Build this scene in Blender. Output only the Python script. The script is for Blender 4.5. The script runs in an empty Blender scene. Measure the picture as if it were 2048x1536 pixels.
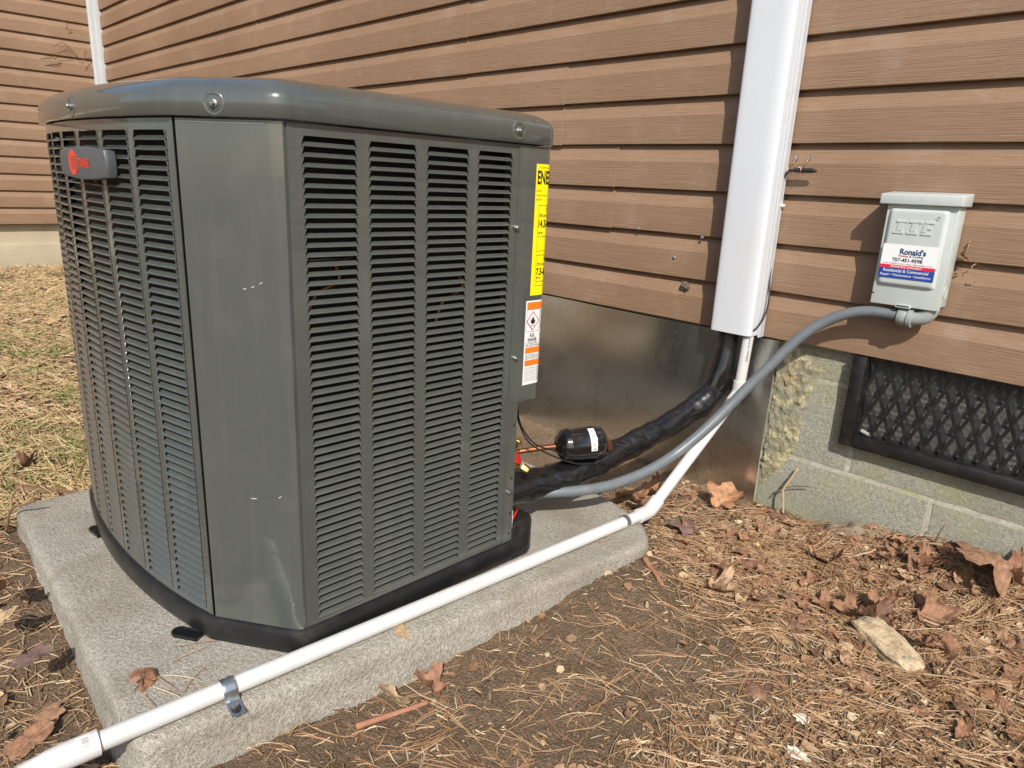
import bpy, bmesh, math, random
from mathutils import Vector, Matrix, noise
random.seed(7)
sc = bpy.context.scene
COL = sc.collection
R = math.radians
# ------------------------------------------------------------------ camera
cam_d = bpy.data.cameras.new("camera"); cam = bpy.data.objects.new("camera", cam_d); COL.objects.link(cam)
sc.camera = cam
cam_d.sensor_fit = 'HORIZONTAL'; cam_d.sensor_width = 36.0; cam_d.lens = 36.0 * 1400.9 / 2048.0
cam_d.clip_start = 0.02; cam_d.clip_end = 400
_r = Vector((0.69272973, 0.71981044, 0.04470404)); _u = Vector((-0.22909314, 0.16085172, 0.96002243)); _f = Vector((-0.68384344, 0.67527746, -0.2763304))
cam.matrix_world = Matrix(((_r.x, _u.x, -_f.x, 0.0), (_r.y, _u.y, -_f.y, -1.65428), (_r.z, _u.z, -_f.z, 0.34127), (0, 0, 0, 1)))
# ------------------------------------------------------------------ world, sun, exposure
SUN_EL, SUN_AZ = 40.5, 47.5            # azimuth measured from -y towards +x
w = bpy.data.worlds.new("World"); sc.world = w; w.use_nodes = True
wn = w.node_tree; wn.nodes.clear()
sky = wn.nodes.new('ShaderNodeTexSky'); sky.sky_type = 'NISHITA'; sky.sun_disc = False
sky.sun_elevation = R(SUN_EL); sky.sun_rotation = R(180 - SUN_AZ); sky.air_density = 1.0; sky.dust_density = 1.6; sky.ozone_density = 1.0
bg = wn.nodes.new('ShaderNodeBackground'); bg.inputs[1].default_value = 0.125
wo = wn.nodes.new('ShaderNodeOutputWorld'); wn.links.new(sky.outputs[0], bg.inputs[0]); wn.links.new(bg.outputs[0], wo.inputs[0])
sd = bpy.data.lights.new("sun", 'SUN'); sd.energy = 4.3; sd.angle = R(0.55); sd.color = (1.0, 0.955, 0.89)
so = bpy.data.objects.new("sun", sd); COL.objects.link(so)
_sv = Vector((math.cos(R(SUN_EL)) * math.sin(R(SUN_AZ)), -math.cos(R(SUN_EL)) * math.cos(R(SUN_AZ)), math.sin(R(SUN_EL))))
so.rotation_euler = _sv.to_track_quat('Z', 'Y').to_euler(); so.location = (2, -2, 4)
sc.view_settings.view_transform = 'Standard'; sc.view_settings.look = 'None'; sc.view_settings.gamma = 1.0
sc.view_settings.use_curve_mapping = False
sc.view_settings.exposure = 0.34

# ------------------------------------------------------------------ material helpers
class Mat:
    def __init__(s, name, base=(.5, .5, .5), rough=.5, metal=0.0, spec=.5, coat=0.0, coat_rough=.1):
        s.m = bpy.data.materials.new(name); s.m.use_nodes = True; s.t = s.m.node_tree
        s.p = s.t.nodes['Principled BSDF']
        s.set('Base Color', (*base, 1)); s.set('Roughness', rough); s.set('Metallic', metal)
        s.set('Specular IOR Level', spec); s.set('Coat Weight', coat); s.set('Coat Roughness', coat_rough)
        s._pos = None
    def set(s, k, v):
        if isinstance(v, bpy.types.NodeSocket): s.t.links.new(v, s.p.inputs[k])
        else: s.p.inputs[k].default_value = v
        return s
    def n(s, typ, **kw):
        nd = s.t.nodes.new(typ)
        for k, v in kw.items(): setattr(nd, k, v)
        return nd
    def ln(s, a, b): s.t.links.new(a, b)
    def inp(s, nd, i, v):
        if isinstance(v, bpy.types.NodeSocket): s.ln(v, nd.inputs[i])
        else: nd.inputs[i].default_value = v
    @property
    def pos(s):
        if s._pos is None: s._pos = s.n('ShaderNodeNewGeometry').outputs['Position']
        return s._pos
    def map(s, scale, vec=None, rot=(0, 0, 0), loc=(0, 0, 0)):
        nd = s.n('ShaderNodeMapping'); s.ln(vec or s.pos, nd.inputs[0]); nd.inputs['Scale'].default_value = scale
        nd.inputs['Rotation'].default_value = rot; nd.inputs['Location'].default_value = loc
        return nd.outputs[0]
    def noise(s, scale, detail=3, rough=.55, vec=None, dist=0.0):
        nd = s.n('ShaderNodeTexNoise'); s.ln(vec or s.pos, nd.inputs['Vector'])
        nd.inputs['Scale'].default_value = scale; nd.inputs['Detail'].default_value = detail
        nd.inputs['Roughness'].default_value = rough; nd.inputs['Distortion'].default_value = dist
        return nd.outputs['Fac']
    def voro(s, scale, vec=None, feature='F1', out='Distance'):
        nd = s.n('ShaderNodeTexVoronoi', feature=feature); s.ln(vec or s.pos, nd.inputs['Vector']); nd.inputs['Scale'].default_value = scale
        return nd.outputs[out]
    def ramp(s, fac, stops, interp='LINEAR'):
        nd = s.n('ShaderNodeValToRGB'); cr = nd.color_ramp; cr.interpolation = interp
        while len(cr.elements) < len(stops): cr.elements.new(.5)
        for e, (p, c) in zip(cr.elements, stops):
            e.position = p; e.color = (*c, 1) if isinstance(c, (tuple, list)) else (c, c, c, 1)
        s.ln(fac, nd.inputs[0]); return nd.outputs[0]
    def mix(s, fac, a, b, blend='MIX'):
        nd = s.n('ShaderNodeMix', data_type='RGBA', blend_type=blend)
        s.inp(nd, 0, fac)
        for i, v in ((6, a), (7, b)):
            if isinstance(v, bpy.types.NodeSocket): s.ln(v, nd.inputs[i])
            else: nd.inputs[i].default_value = (*v, 1)
        return nd.outputs[2]
    def math(s, op, a, b=0.0):
        nd = s.n('ShaderNodeMath', operation=op); s.inp(nd, 0, a); s.inp(nd, 1, b); return nd.outputs[0]
    def bump(s, h, strength=.3, dist=.002, normal=None):
        nd = s.n('ShaderNodeBump'); nd.inputs['Strength'].default_value = strength; nd.inputs['Distance'].default_value = dist
        s.ln(h, nd.inputs['Height'])
        if normal is not None: s.ln(normal, nd.inputs['Normal'])
        return nd.outputs[0]
    def island(s): return s.n('ShaderNodeNewGeometry').outputs['Random Per Island']
    def objrand(s): return s.n('ShaderNodeObjectInfo').outputs['Random']

def m_siding():
    M = Mat("vinyl_siding", rough=.5, spec=.4)
    g = M.map((5, 5, 420)); n1 = M.noise(1.0, 5, .62, g, .25)
    g2 = M.map((20, 20, 760)); n2 = M.noise(1.0, 3, .6, g2)
    h = M.math('ADD', M.math('MULTIPLY', n1, .6), M.math('MULTIPLY', n2, .4))
    big = M.noise(1.7, 3, .5)
    c = M.mix(M.ramp(big, [(.35, 0.0), (.65, 1.0)]), (.232, .142, .083), (.272, .171, .105))
    c = M.mix(M.ramp(h, [(.38, .50), (.50, 0.0)]), c, (.165, .092, .052))
    c = M.mix(M.ramp(h, [(.54, 0.0), (.66, .35)]), c, (.38, .26, .17))
    du = M.ramp(M.noise(7, 6, .7), [(.54, 0.0), (.78, .30)])
    c = M.mix(du, c, (.42, .34, .27))
    M.set('Base Color', c); M.set('Roughness', M.ramp(h, [(.3, .6), (.7, .42)]))
    M.set('Normal', M.bump(h, .9, .003)); return M.m
def m_plain(name, c, rough=.5, metal=0, spec=.5, coat=0, var=.12, scale=25, bump=0.0, bscale=200, dirt=None, dirt_amt=.4, dirt_scale=7, coat_rough=.1):
    M = Mat(name, c, rough, metal, spec, coat, coat_rough)
    n = M.noise(scale, 4, .6)
    lo = tuple(x * (1 - var) for x in c); hi = tuple(min(1, x * (1 + var)) for x in c)
    col = M.mix(n, lo, hi)
    if dirt: col = M.mix(M.ramp(M.noise(dirt_scale, 6, .68), [(.48, 0.0), (.72, dirt_amt)]), col, dirt)
    M.set('Base Color', col)
    M.set('Roughness', M.ramp(M.noise(scale * .6, 4, .6), [(.3, max(.02, rough - .07)), (.7, min(1, rough + .09))]))
    if bump: M.set('Normal', M.bump(M.noise(bscale, 3, .6), bump, .001))
    return M.m
def m_paint():
    M = Mat("grey_green_enamel", rough=.3, spec=.5, coat=.9, coat_rough=.03)
    n = M.noise(6, 5, .6); c = M.mix(n, (.060, .067, .060), (.070, .077, .068))
    dust = M.ramp(M.noise(16, 7, .72), [(.5, 0.0), (.8, .22)])
    c = M.mix(dust, c, (.16, .152, .135))
    sk = M.noise(1.0, 5, .65, M.map((45, 45, 2.2))); c = M.mix(M.ramp(sk, [(.52, 0.0), (.72, .16)]), c, (.15, .145, .125))
    sp = M.ramp(M.voro(260), [(.0, .5), (.07, 0.0)]); c = M.mix(M.math('MULTIPLY', sp, M.ramp(M.noise(30, 2), [(.55, 0.0), (.7, 1.0)])), c, (.5, .5, .47))
    M.set('Base Color', c); M.set('Roughness', M.ramp(M.noise(22, 5, .65), [(.3, .16), (.75, .30)]))
    M.set('Normal', M.bump(M.noise(420, 2, .5), .04, .0006)); return M.m
def m_concrete():
    M = Mat("exposed_concrete", rough=.88, spec=.3)
    a = M.noise(420, 3, .7); b = M.noise(150, 4, .7); big = M.noise(5, 5, .6)
    c = M.ramp(M.math('ADD', M.math('MULTIPLY', a, .55), M.math('MULTIPLY', b, .45)), [(.34, (.17, .150, .118)), (.45, (.335, .305, .255)), (.55, (.45, .418, .355)), (.68, (.70, .66, .575))])
    c = M.mix(M.ramp(big, [(.45, 0.0), (.72, .30)]), c, (.5, .42, .32), 'MULTIPLY')
    c = M.mix(M.ramp(M.noise(7, 6, .72), [(.48, 0.0), (.72, .6)]), c, (.24, .195, .135)); c = M.mix(M.ramp(M.noise(3.1, 4, .6), [(.55, 0.0), (.75, .45)]), c, (.17, .15, .12))
    M.set('Base Color', c)
    h = M.math('ADD', M.math('MULTIPLY', a, .5), b)
    M.set('Normal', M.bump(h, 1.0, .006)); return M.m
def m_block():
    M = Mat("concrete_block", rough=.92, spec=.25)
    a = M.noise(500, 3, .7); b = M.noise(130, 4, .7); big = M.noise(6, 4, .6)
    c = M.ramp(M.math('ADD', M.math('MULTIPLY', a, .6), M.math('MULTIPLY', b, .4)), [(.34, (.19, .185, .145)), (.49, (.34, .332, .265)), (.66, (.56, .545, .45))])
    c = M.mix(M.ramp(big, [(.45, 0.0), (.68, .55)]), c, (.36, .355, .165))
    c = M.mix(M.ramp(M.noise(3.3, 4, .6), [(.5, 0.0), (.7, .35)]), c, (.22, .22, .185))
    M.set('Base Color', c); M.set('Normal', M.bump(M.math('ADD', a, b), .9, .005)); return M.m
def m_mortar():
    M = Mat("mortar", rough=.9, spec=.25)
    c = M.ramp(M.noise(120, 5, .7), [(.3, (.27, .255, .20)), (.7, (.50, .475, .40))])
    c = M.mix(M.ramp(M.noise(9, 4, .6), [(.5, 0.0), (.68, .7)]), c, (.30, .31, .13))
    M.set('Base Color', c); M.set('Normal', M.bump(M.noise(300, 4, .7), .4, .002)); return M.m
def m_yellow():
    M = Mat("yellow_sealant", rough=.8, spec=.3)
    c = M.ramp(M.noise(70, 6, .75), [(.34, (.16, .145, .095)), (.46, (.34, .30, .185)), (.56, (.54, .475, .27)), (.68, (.62, .575, .43))])
    c = M.mix(M.ramp(M.noise(24, 6, .7), [(.46, 0.0), (.58, .85)]), c, (.25, .245, .19))
    c = M.mix(M.ramp(M.noise(18, 5, .65), [(.60, 0.0), (.70, .5)]), c, (.40, .22, .06))
    M.set('Base Color', c); M.set('Normal', M.bump(M.noise(230, 5, .75), 1.0, .006)); return M.m
def m_dirt():
    M = Mat("soil", rough=.97, spec=.15)
    a = M.noise(330, 5, .75); b = M.noise(90, 6, .72); big = M.noise(6.0, 5, .65); v = M.voro(240)
    c = M.ramp(M.math('ADD', M.math('MULTIPLY', a, .55), M.math('MULTIPLY', b, .45)), [(.36, (.080, .050, .030)), (.47, (.185, .124, .077)), (.56, (.270, .192, .125)), (.68, (.50, .40, .285))])
    c = M.mix(M.ramp(big, [(.38, 0.0), (.66, .55)]), c, (.265, .188, .120))
    c = M.mix(M.ramp(M.noise(2.6, 4, .6), [(.5, 0.0), (.68, .40)]), c, (.145, .094, .058))
    M.set('Base Color', c); M.set('Normal', M.bump(M.math('ADD', M.math('MULTIPLY', a, .5), M.math('SUBTRACT', b, M.math('MULTIPLY', v, .5))), 1.0, .012)); return M.m
def m_galv():
    M = Mat("galvanised_sheet", rough=.24, metal=1.0)
    v = M.noise(2.4, 5, .6); st = M.noise(1.0, 4, .6, M.map((34, 34, 3), rot=(0, .5, 0)))
    c = M.mix(v, (.70, .70, .66), (.84, .85, .82))
    sm = M.ramp(M.noise(9, 7, .78), [(.55, 0.0), (.75, .35)])
    c = M.mix(sm, c, (.86, .86, .84))
    M.set('Base Color', c)
    rr = M.math('ADD', M.math('ADD', M.ramp(M.noise(4, 6, .7), [(.3, .19), (.7, .27)]), M.math('MULTIPLY', st, .10)), M.math('MULTIPLY', sm, .22)); M.set('Roughness', rr)
    M.set('Normal', M.bump(M.noise(2.2, 2, .5), .35, .05)); return M.m
def m_leaf(name, cols):
    M = Mat(name, rough=.62, spec=.3)
    n = len(cols)
    c = M.ramp(M.objrand(), [(i / max(1, n - 1) * .999, cc) for i, cc in enumerate(cols)]) if n > 1 else M.mix(.5, cols[0], cols[0])
    tc = M.n('ShaderNodeTexCoord').outputs['Object']; sp = M.n('ShaderNodeSeparateXYZ'); M.ln(tc, sp.inputs[0])
    ax = M.math('ABSOLUTE', sp.outputs[0]); mid = M.ramp(M.math('MULTIPLY', ax, 100), [(.05, 1.0), (.14, 0.0)])
    sv = M.math('ABSOLUTE', M.math('SINE', M.math('MULTIPLY', M.math('SUBTRACT', sp.outputs[1], M.math('MULTIPLY', ax, .9)), 260)))
    vein = M.math('MAXIMUM', mid, M.math('MULTIPLY', M.ramp(sv, [(.06, 1.0), (.22, 0.0)]), .6))
    mot = M.noise(70, 6, .7)
    c = M.mix(M.ramp(mot, [(.38, .55), (.55, 0.0)]), c, (.075, .042, .026)); c = M.mix(M.ramp(mot, [(.55, 0.0), (.72, .35)]), c, (.46, .32, .20))
    c = M.mix(M.math('MULTIPLY', vein, .45), c, (.40, .27, .16))
    M.set('Base Color', c); M.set('Normal', M.bump(M.math('ADD', M.math('MULTIPLY', vein, .6), M.noise(130, 4, .65)), .6, .003)); return M.m
def m_random(name, cols, rough=.8, spec=.25, src='island', bump=.3, bscale=150, trans=0.0, noise_amt=.35):
    M = Mat(name, rough=rough, spec=spec)
    r = M.island() if src == 'island' else M.objrand()
    n = len(cols); c = M.ramp(r, [(i / max(1, n - 1) * .999, cc) for i, cc in enumerate(cols)])
    c = M.mix(M.math('MULTIPLY', M.ramp(M.noise(60, 5, .7), [(.35, 1.0), (.65, 0.0)]), noise_amt), c, (.06, .035, .02))
    M.set('Base Color', c)
    if bump: M.set('Normal', M.bump(M.noise(bscale, 4, .65), bump, .002))
    return M.m

MT = dict(
    siding=m_siding(), paint=m_paint(), concrete=m_concrete(), block=m_block(), mortar=m_mortar(), yellow_foam=m_yellow(), dirt=m_dirt(), galv=m_galv(),
    white_vinyl=m_plain("white_vinyl", (.55, .572, .60), .30, spec=.5, var=.03, dirt=(.55, .53, .48), dirt_amt=.25),
    white_trim=m_plain("white_trim", (.44, .45, .45), .4, var=.04, dirt=(.3, .29, .26), dirt_amt=.3), pvc=m_plain("white_pvc", (.565, .56, .545), .28, spec=.5, var=.03, dirt=(.5, .46, .40), dirt_amt=.3, dirt_scale=18),
    black_plastic=m_plain("black_plastic", (.010, .010, .010), .40, var=.25, bump=.12, bscale=300, dirt=(.10, .088, .07), dirt_amt=.25, dirt_scale=14),
    black_gloss=m_plain("black_polythene", (.008, .008, .0085), .16, spec=.6, var=.2, dirt=(.07, .06, .05), dirt_amt=.16, dirt_scale=20),
    black_enamel=m_plain("black_enamel", (.007, .007, .007), .10, spec=.6, coat=.6, var=.2),
    coil=None, copper=m_plain("copper", (.48, .20, .10), .38, metal=1.0, var=.3, dirt=(.12, .05, .03), dirt_amt=.7, dirt_scale=60),
    brass=m_plain("brass", (.62, .43, .15), .28, metal=1.0, var=.15), red=m_plain("red_enamel", (.52, .018, .012), .35, var=.15),
    zinc=m_plain("zinc_plate", (.62, .65, .67), .28, metal=1.0, var=.15), screwm=m_plain("screw_steel", (.30, .31, .30), .42, metal=1.0, var=.2),
    strap_dark=m_plain("dark_galvanised_strap", (.16, .175, .185), .5, metal=.6, var=.2),
    conduit=m_plain("grey_pvc_conduit", (.125, .142, .152), .33, var=.1, dirt=(.30, .29, .26), dirt_amt=.3, dirt_scale=16),
    boxgrey=m_plain("light_grey_enamel", (.44, .475, .45), .42, var=.05, dirt=(.30, .29, .24), dirt_amt=.22, dirt_scale=15),
    fitting=m_plain("grey_fitting", (.27, .285, .27), .42, var=.08), vent=m_plain("black_vent_plastic", (.008, .0078, .0075), .42, var=.3, dirt=(.09, .075, .055), dirt_amt=.18, dirt_scale=30),
    damper=m_plain("vent_shutter", (.30, .285, .26), .6, var=.15, dirt=(.12, .10, .08), dirt_amt=.5),
    badge=m_plain("badge_grey", (.072, .078, .083), .42, var=.06), logo_red=m_plain("logo_red", (.62, .045, .022), .42, var=.06),
    lab_yellow=m_plain("label_yellow", (.86, .70, .0), .45, var=.02), lab_white=m_plain("label_white", (.70, .70, .69), .45, var=.02),
    ink=m_plain("label_black", (.012, .012, .012), .5, var=.1), orange=m_plain("label_orange", (.80, .17, .01), .45, var=.03), dia_red=m_plain("label_red", (.55, .02, .03), .45, var=.03),
    st_blue=m_plain("sticker_blue", (.012, .05, .27), .4, var=.03), st_red=m_plain("sticker_red", (.60, .018, .03), .4, var=.03), st_navy=m_plain("sticker_navy", (.012, .045, .13), .4, var=.03),
    cable=m_plain("black_cable", (.014, .014, .014), .45, var=.1), wire=m_plain("bare_wire", (.50, .33, .22), .35, metal=.9), chalk=m_plain("scratch_white", (.62, .62, .58), .8),
    screen=None, pine=m_random("dry_pine_needle", [(.29, .145, .066), (.37, .205, .098), (.46, .30, .16), (.32, .165, .08), (.56, .43, .28), (.21, .11, .062), (.40, .235, .115), (.26, .135, .07)], .62, bump=0, noise_amt=.2),
    straw=m_random("dry_straw", [(.50, .37, .21), (.36, .235, .12), (.62, .50, .33), (.26, .155, .08), (.44, .28, .135), (.30, .18, .09)], .75, bump=0, noise_amt=.2),
    green=m_random("green_grass", [(.13, .17, .04), (.20, .23, .07), (.10, .14, .035), (.27, .27, .10)], .7, bump=0, noise_amt=.1),
    grass=m_random("dormant_grass", [(.48, .34, .18), (.36, .235, .115), (.58, .44, .26), (.22, .22, .08), (.40, .265, .13), (.30, .18, .095), (.52, .38, .21), (.25, .15, .08)], .75, bump=0, noise_amt=.15),
    leaf=m_leaf("dead_leaf", [(.29, .140, .075), (.21, .105, .060), (.34, .175, .095), (.165, .088, .056), (.31, .17, .098), (.48, .32, .19), (.25, .110, .058), (.38, .215, .12)]),
    leafbits=m_random("leaf_fragments", [(.28, .145, .075), (.18, .095, .052), (.38, .22, .12), (.14, .078, .048), (.52, .37, .21), (.23, .11, .055), (.58, .46, .29)], .72, bump=.4),
    leaf_orange=m_leaf("orange_dead_leaf", [(.40, .205, .105)]), leaf_purple=m_leaf("purple_brown_leaf", [(.175, .110, .095)]), leaf_tan=m_leaf("tan_dead_leaf", [(.44, .31, .175)]), leaf_red=m_leaf("russet_leaf", [(.29, .145, .085)]),
    twig=m_plain("brown_twig", (.145, .082, .045), .85, var=.4, scale=80, bump=.6, bscale=200), twig_red=m_plain("red_brown_stick", (.31, .145, .08), .75, var=.3, scale=60, bump=.5, bscale=200), stone=None,
    pale_twig=m_plain("pale_root", (.34, .25, .155), .85, var=.25, scale=80, bump=.5), crumb=m_random("soil_crumbs", [(.10, .065, .04), (.17, .11, .07), (.24, .165, .11), (.13, .085, .05), (.16, .11, .07), (.20, .14, .09), (.11, .075, .05), (.40, .34, .26)], .9, bump=.3),
    paint_flake=m_plain("white_paint_flake", (.66, .64, .54), .7, var=.2, scale=120, bump=.4), flake_y=m_plain("yellow_flake", (.62, .53, .20), .7, var=.2, scale=120, bump=.4), mud=m_plain("grey_mud", (.115, .092, .068), .95, var=.4, scale=90, bump=.9, bscale=180),
    clay=m_plain("dry_grey_clay", (.21, .155, .108), .95, var=.35, scale=60, bump=.9, bscale=120), parge=m_plain("parged_foundation", (.42, .36, .25), .9, var=.18, scale=14, bump=.6, bscale=120, dirt=(.25, .21, .13), dirt_amt=.5),
)
def _coil():
    M = Mat("coil_fins", (.012, .011, .010), .5, .3)
    f = M.noise(1.0, 2, .5, M.map((260, 260, 900))); M.set('Base Color', M.ramp(f, [(.4, (.004, .0035, .003)), (.66, (.014, .011, .009)), (.82, (.05, .035, .022))])); M.set('Normal', M.bump(f, .6, .003)); return M.m
MT['coil'] = _coil()
def _stone():
    M = Mat("sandy_stone", rough=.93, spec=.2)
    c = M.ramp(M.noise(70, 6, .7), [(.3, (.24, .165, .095)), (.5, (.46, .35, .215)), (.7, (.62, .52, .37))]); M.set('Base Color', M.mix(M.ramp(M.noise(22, 4), [(.55, 0.0), (.65, .6)]), c, (.19, .165, .135))); M.set('Normal', M.bump(M.noise(200, 5, .7), .7, .004)); return M.m
MT['stone'] = _stone()
def _screen():
    M = Mat("insect_screen", (.05, .05, .047), .6, .3)
    g = M.n('ShaderNodeTexWave', wave_type='BANDS', bands_direction='X'); M.ln(M.pos, g.inputs['Vector']); g.inputs['Scale'].default_value = 150
    g2 = M.n('ShaderNodeTexWave', wave_type='BANDS', bands_direction='Z'); M.ln(M.pos, g2.inputs['Vector']); g2.inputs['Scale'].default_value = 150
    a = M.math('MAXIMUM', g.outputs['Fac'], g2.outputs['Fac'])
    M.set('Alpha', M.ramp(a, [(.72, 0.0), (.82, 1.0)])); return M.m
MT['screen'] = _screen()

# ------------------------------------------------------------------ mesh helpers
class MB:
    def __init__(s): s.v = []; s.f = []
    def add(s, vs, fs):
        o = len(s.v); s.v += [tuple(x) for x in vs]; s.f += [tuple(i + o for i in f) for f in fs]; return s
    def box(s, x0, x1, y0, y1, z0, z1, mtx=None):
        vs = [Vector(p) for p in ((x0, y0, z0), (x1, y0, z0), (x1, y1, z0), (x0, y1, z0), (x0, y0, z1), (x1, y0, z1), (x1, y1, z1), (x0, y1, z1))]
        if mtx: vs = [mtx @ p for p in vs]
        return s.add(vs, [(3, 2, 1, 0), (4, 5, 6, 7), (0, 1, 5, 4), (1, 2, 6, 5), (2, 3, 7, 6), (3, 0, 4, 7)])
    def loft(s, rings, closed=True, cap0=False, cap1=False):
        n = len(rings[0]); vs = [p for r in rings for p in r]; fs = []
        for i in range(len(rings) - 1):
            for j in range(n if closed else n - 1):
                k = (j + 1) % n; fs.append((i * n + j, i * n + k, (i + 1) * n + k, (i + 1) * n + j))
        if cap0: fs.append(tuple(reversed(range(n))))
        if cap1: fs.append(tuple((len(rings) - 1) * n + j for j in range(n)))
        return s.add(vs, fs)
    def tube(s, pts, rad, seg=12, caps=True, squash=None):
        pts = [Vector(p) for p in pts]; n = len(pts); rings = []
        t0 = (pts[1] - pts[0]).normalized(); up = Vector((0, 0, 1)) if abs(t0.z) < .9 else Vector((1, 0, 0))
        nx = t0.cross(up).normalized()
        for i, p in enumerate(pts):
            t = (pts[min(i + 1, n - 1)] - pts[max(i - 1, 0)]).normalized()
            nx = (nx - t * nx.dot(t)).normalized(); ny = t.cross(nx)
            r = rad[i] if isinstance(rad, (list, tuple)) else rad
            ring = []
            for j in range(seg):
                a = 2 * math.pi * j / seg; k = r
                if squash: k = squash(i, j, a, p, r)
                ring.append(p + nx * math.cos(a) * k + ny * math.sin(a) * k)
            rings.append(ring)
        return s.loft(rings, True, caps, caps)
    def lathe(s, prof, origin, axis, seg=20, capends=True):
        ax = Vector(axis).normalized(); up = Vector((0, 0, 1)) if abs(ax.z) < .9 else Vector((1, 0, 0)); a = ax.cross(up).normalized(); b = ax.cross(a)
        o = Vector(origin); rings = [[o + ax * h + (a * math.cos(2 * math.pi * j / seg) + b * math.sin(2 * math.pi * j / seg)) * r for j in range(seg)] for r, h in prof]
        return s.loft(rings, True, capends, capends)
    def build(s, name, mat, parent=None, smooth=False, angle=None, recalc=True):
        me = bpy.data.meshes.new(name); me.from_pydata([tuple(p) for p in s.v], [], s.f); 
        if recalc:
            bm = bmesh.new(); bm.from_mesh(me); bmesh.ops.recalc_face_normals(bm, faces=bm.faces); bm.to_mesh(me); bm.free()
        me.materials.append(MT[mat] if isinstance(mat, str) else mat)
        if smooth: shade(me, angle)
        return link(name, me, parent)
def shade(me, angle=None):
    me.polygons.foreach_set('use_smooth', [True] * len(me.polygons))
    if angle: me.set_sharp_from_angle(angle=R(angle))
    me.update()
def link(name, data, parent=None):
    o = bpy.data.objects.new(name, data); COL.objects.link(o)
    if parent is not None:
        o.parent = parent
        if parent.type == 'EMPTY': o.matrix_parent_inverse = Matrix.Translation(-parent.location)
    return o
def tag(o, label, cat, group=None):
    o['label'] = label; o['category'] = cat
    if group: o['group'] = group
    return o
def thing(name, loc, label, cat, group=None):
    o = bpy.data.objects.new(name, None); COL.objects.link(o); o.location = loc; o.empty_display_size = .05
    return tag(o, label, cat, group)
def stuff(o, label, cat): tag(o, label, cat); o['kind'] = 'stuff'; return o
def catmull(pts, n=8):
    P = [Vector(p) for p in pts]; P = [P[0] * 2 - P[1]] + P + [P[-1] * 2 - P[-2]]; out = []
    for i in range(1, len(P) - 2):
        for k in range(n):
            t = k / n; a, b, c, d = P[i - 1], P[i], P[i + 1], P[i + 2]
            out.append(.5 * ((2 * b) + (c - a) * t + (2 * a - 5 * b + 4 * c - d) * t * t + (3 * b - a - 3 * c + d) * t ** 3))
    out.append(P[-2]); return out
def resample(pts, step):
    out = [pts[0]]; acc = 0.0
    for a, b in zip(pts, pts[1:]):
        L = (b - a).length; d = step - acc
        while d < L: out.append(a.lerp(b, d / L)); d += step
        acc = (acc + L) % step
    out.append(pts[-1]); return out
def fbm(x, y, z=0.0, o=4): return noise.fractal(Vector((x, y, z)), 1.0, 2.0, o)
def bevel(o, width, seg=2, angle=35):
    me = o.data; bm = bmesh.new(); bm.from_mesh(me)
    ed = [e for e in bm.edges if len(e.link_faces) == 2 and e.calc_face_angle(0) > R(angle)]
    bmesh.ops.bevel(bm, geom=ed, offset=width, segments=seg, profile=.5, affect='EDGES', clamp_overlap=True)
    bm.to_mesh(me); bm.free(); shade(me, 40); return o
def text_verts(s, wid, hei, bold=0.0, shear=0.0, extrude=0.0):
    cu = bpy.data.curves.new('t', 'FONT'); cu.body = s; cu.size = 1.0; cu.offset = bold; cu.extrude = 0; cu.shear = shear; cu.resolution_u = 3
    ob = bpy.data.objects.new('t', cu); me = bpy.data.meshes.new_from_object(ob)
    vs = [v.co.copy() for v in me.vertices]; fs = [tuple(p.vertices) for p in me.polygons]
    bpy.data.objects.remove(ob); bpy.data.curves.remove(cu); bpy.data.meshes.remove(me)
    x0 = min(v.x for v in vs); x1 = max(v.x for v in vs); y0 = min(v.y for v in vs); y1 = max(v.y for v in vs)
    return [((v.x - x0) / (x1 - x0) * wid, (v.y - y0) / (y1 - y0) * hei) for v in vs], fs
def text_obj(name, s, wid, hei, fn, mat, parent, bold=.012, shear=0.0):
    vs, fs = text_verts(s, wid, hei, bold, shear)
    me = bpy.data.meshes.new(name); me.from_pydata([tuple(fn(a, b)) for a, b in vs], [], fs); me.materials.append(MT[mat]); return link(name, me, parent)

# ================================================================== GROUND
def sstep(a, b, x):
    t = min(1.0, max(0.0, (x - a) / (b - a))); return t * t * (3 - 2 * t)
def gh(x, y):
    z = -.448 - .028 * sstep(-.60, -1.10, y)
    z += .032 * sstep(-1.0, -1.65, x) * sstep(-1.0, -1.4, y)   # left of the pad
    z += .050 * sstep(-1.80, -2.05, x)                                                          # lawn
    z = min(z, -.392)
    z += .016 * math.exp(-((x + .74) / .10) ** 2) * sstep(-.85, -.55, y) * (1 - sstep(-.45, -.2, y))
    z += .062 * math.exp(-((y - .02) / .16) ** 2) * sstep(-.62, -.32, x)                       # litter bank against the blocks
    z += .020 * math.exp(-(((x + .5) / .07) ** 2 + ((y + .04) / .09) ** 2))
    near = max(0.0, 1 - math.hypot(x + .7, y + .8) / 4)
    z += (.012 * fbm(x * 5, y * 5) + .006 * fbm(x * 21, y * 21, 3.1) + .0028 * fbm(x * 75, y * 75, 7.7, 3)) * (.35 + .65 * near)
    return z
def axis_grid(lo, hi, step, far):
    a = [lo + step * i for i in range(int((hi - lo) / step) + 1)]
    out = list(a); d = step; x = a[-1]
    while x < far: d *= 1.35; x += d; out.append(x)
    d = step; x = a[0]; pre = []
    while x > -far: d *= 1.35; x -= d; pre.append(x)
    return pre[::-1] + out
gx = axis_grid(-1.95, .25, .0075, 90); gy = axis_grid(-1.75, .06, .0075, 90)
g = MB(); nx_ = len(gx); ny_ = len(gy)
g.v = [(x, y, gh(x, y)) for y in gy for x in gx]
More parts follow.
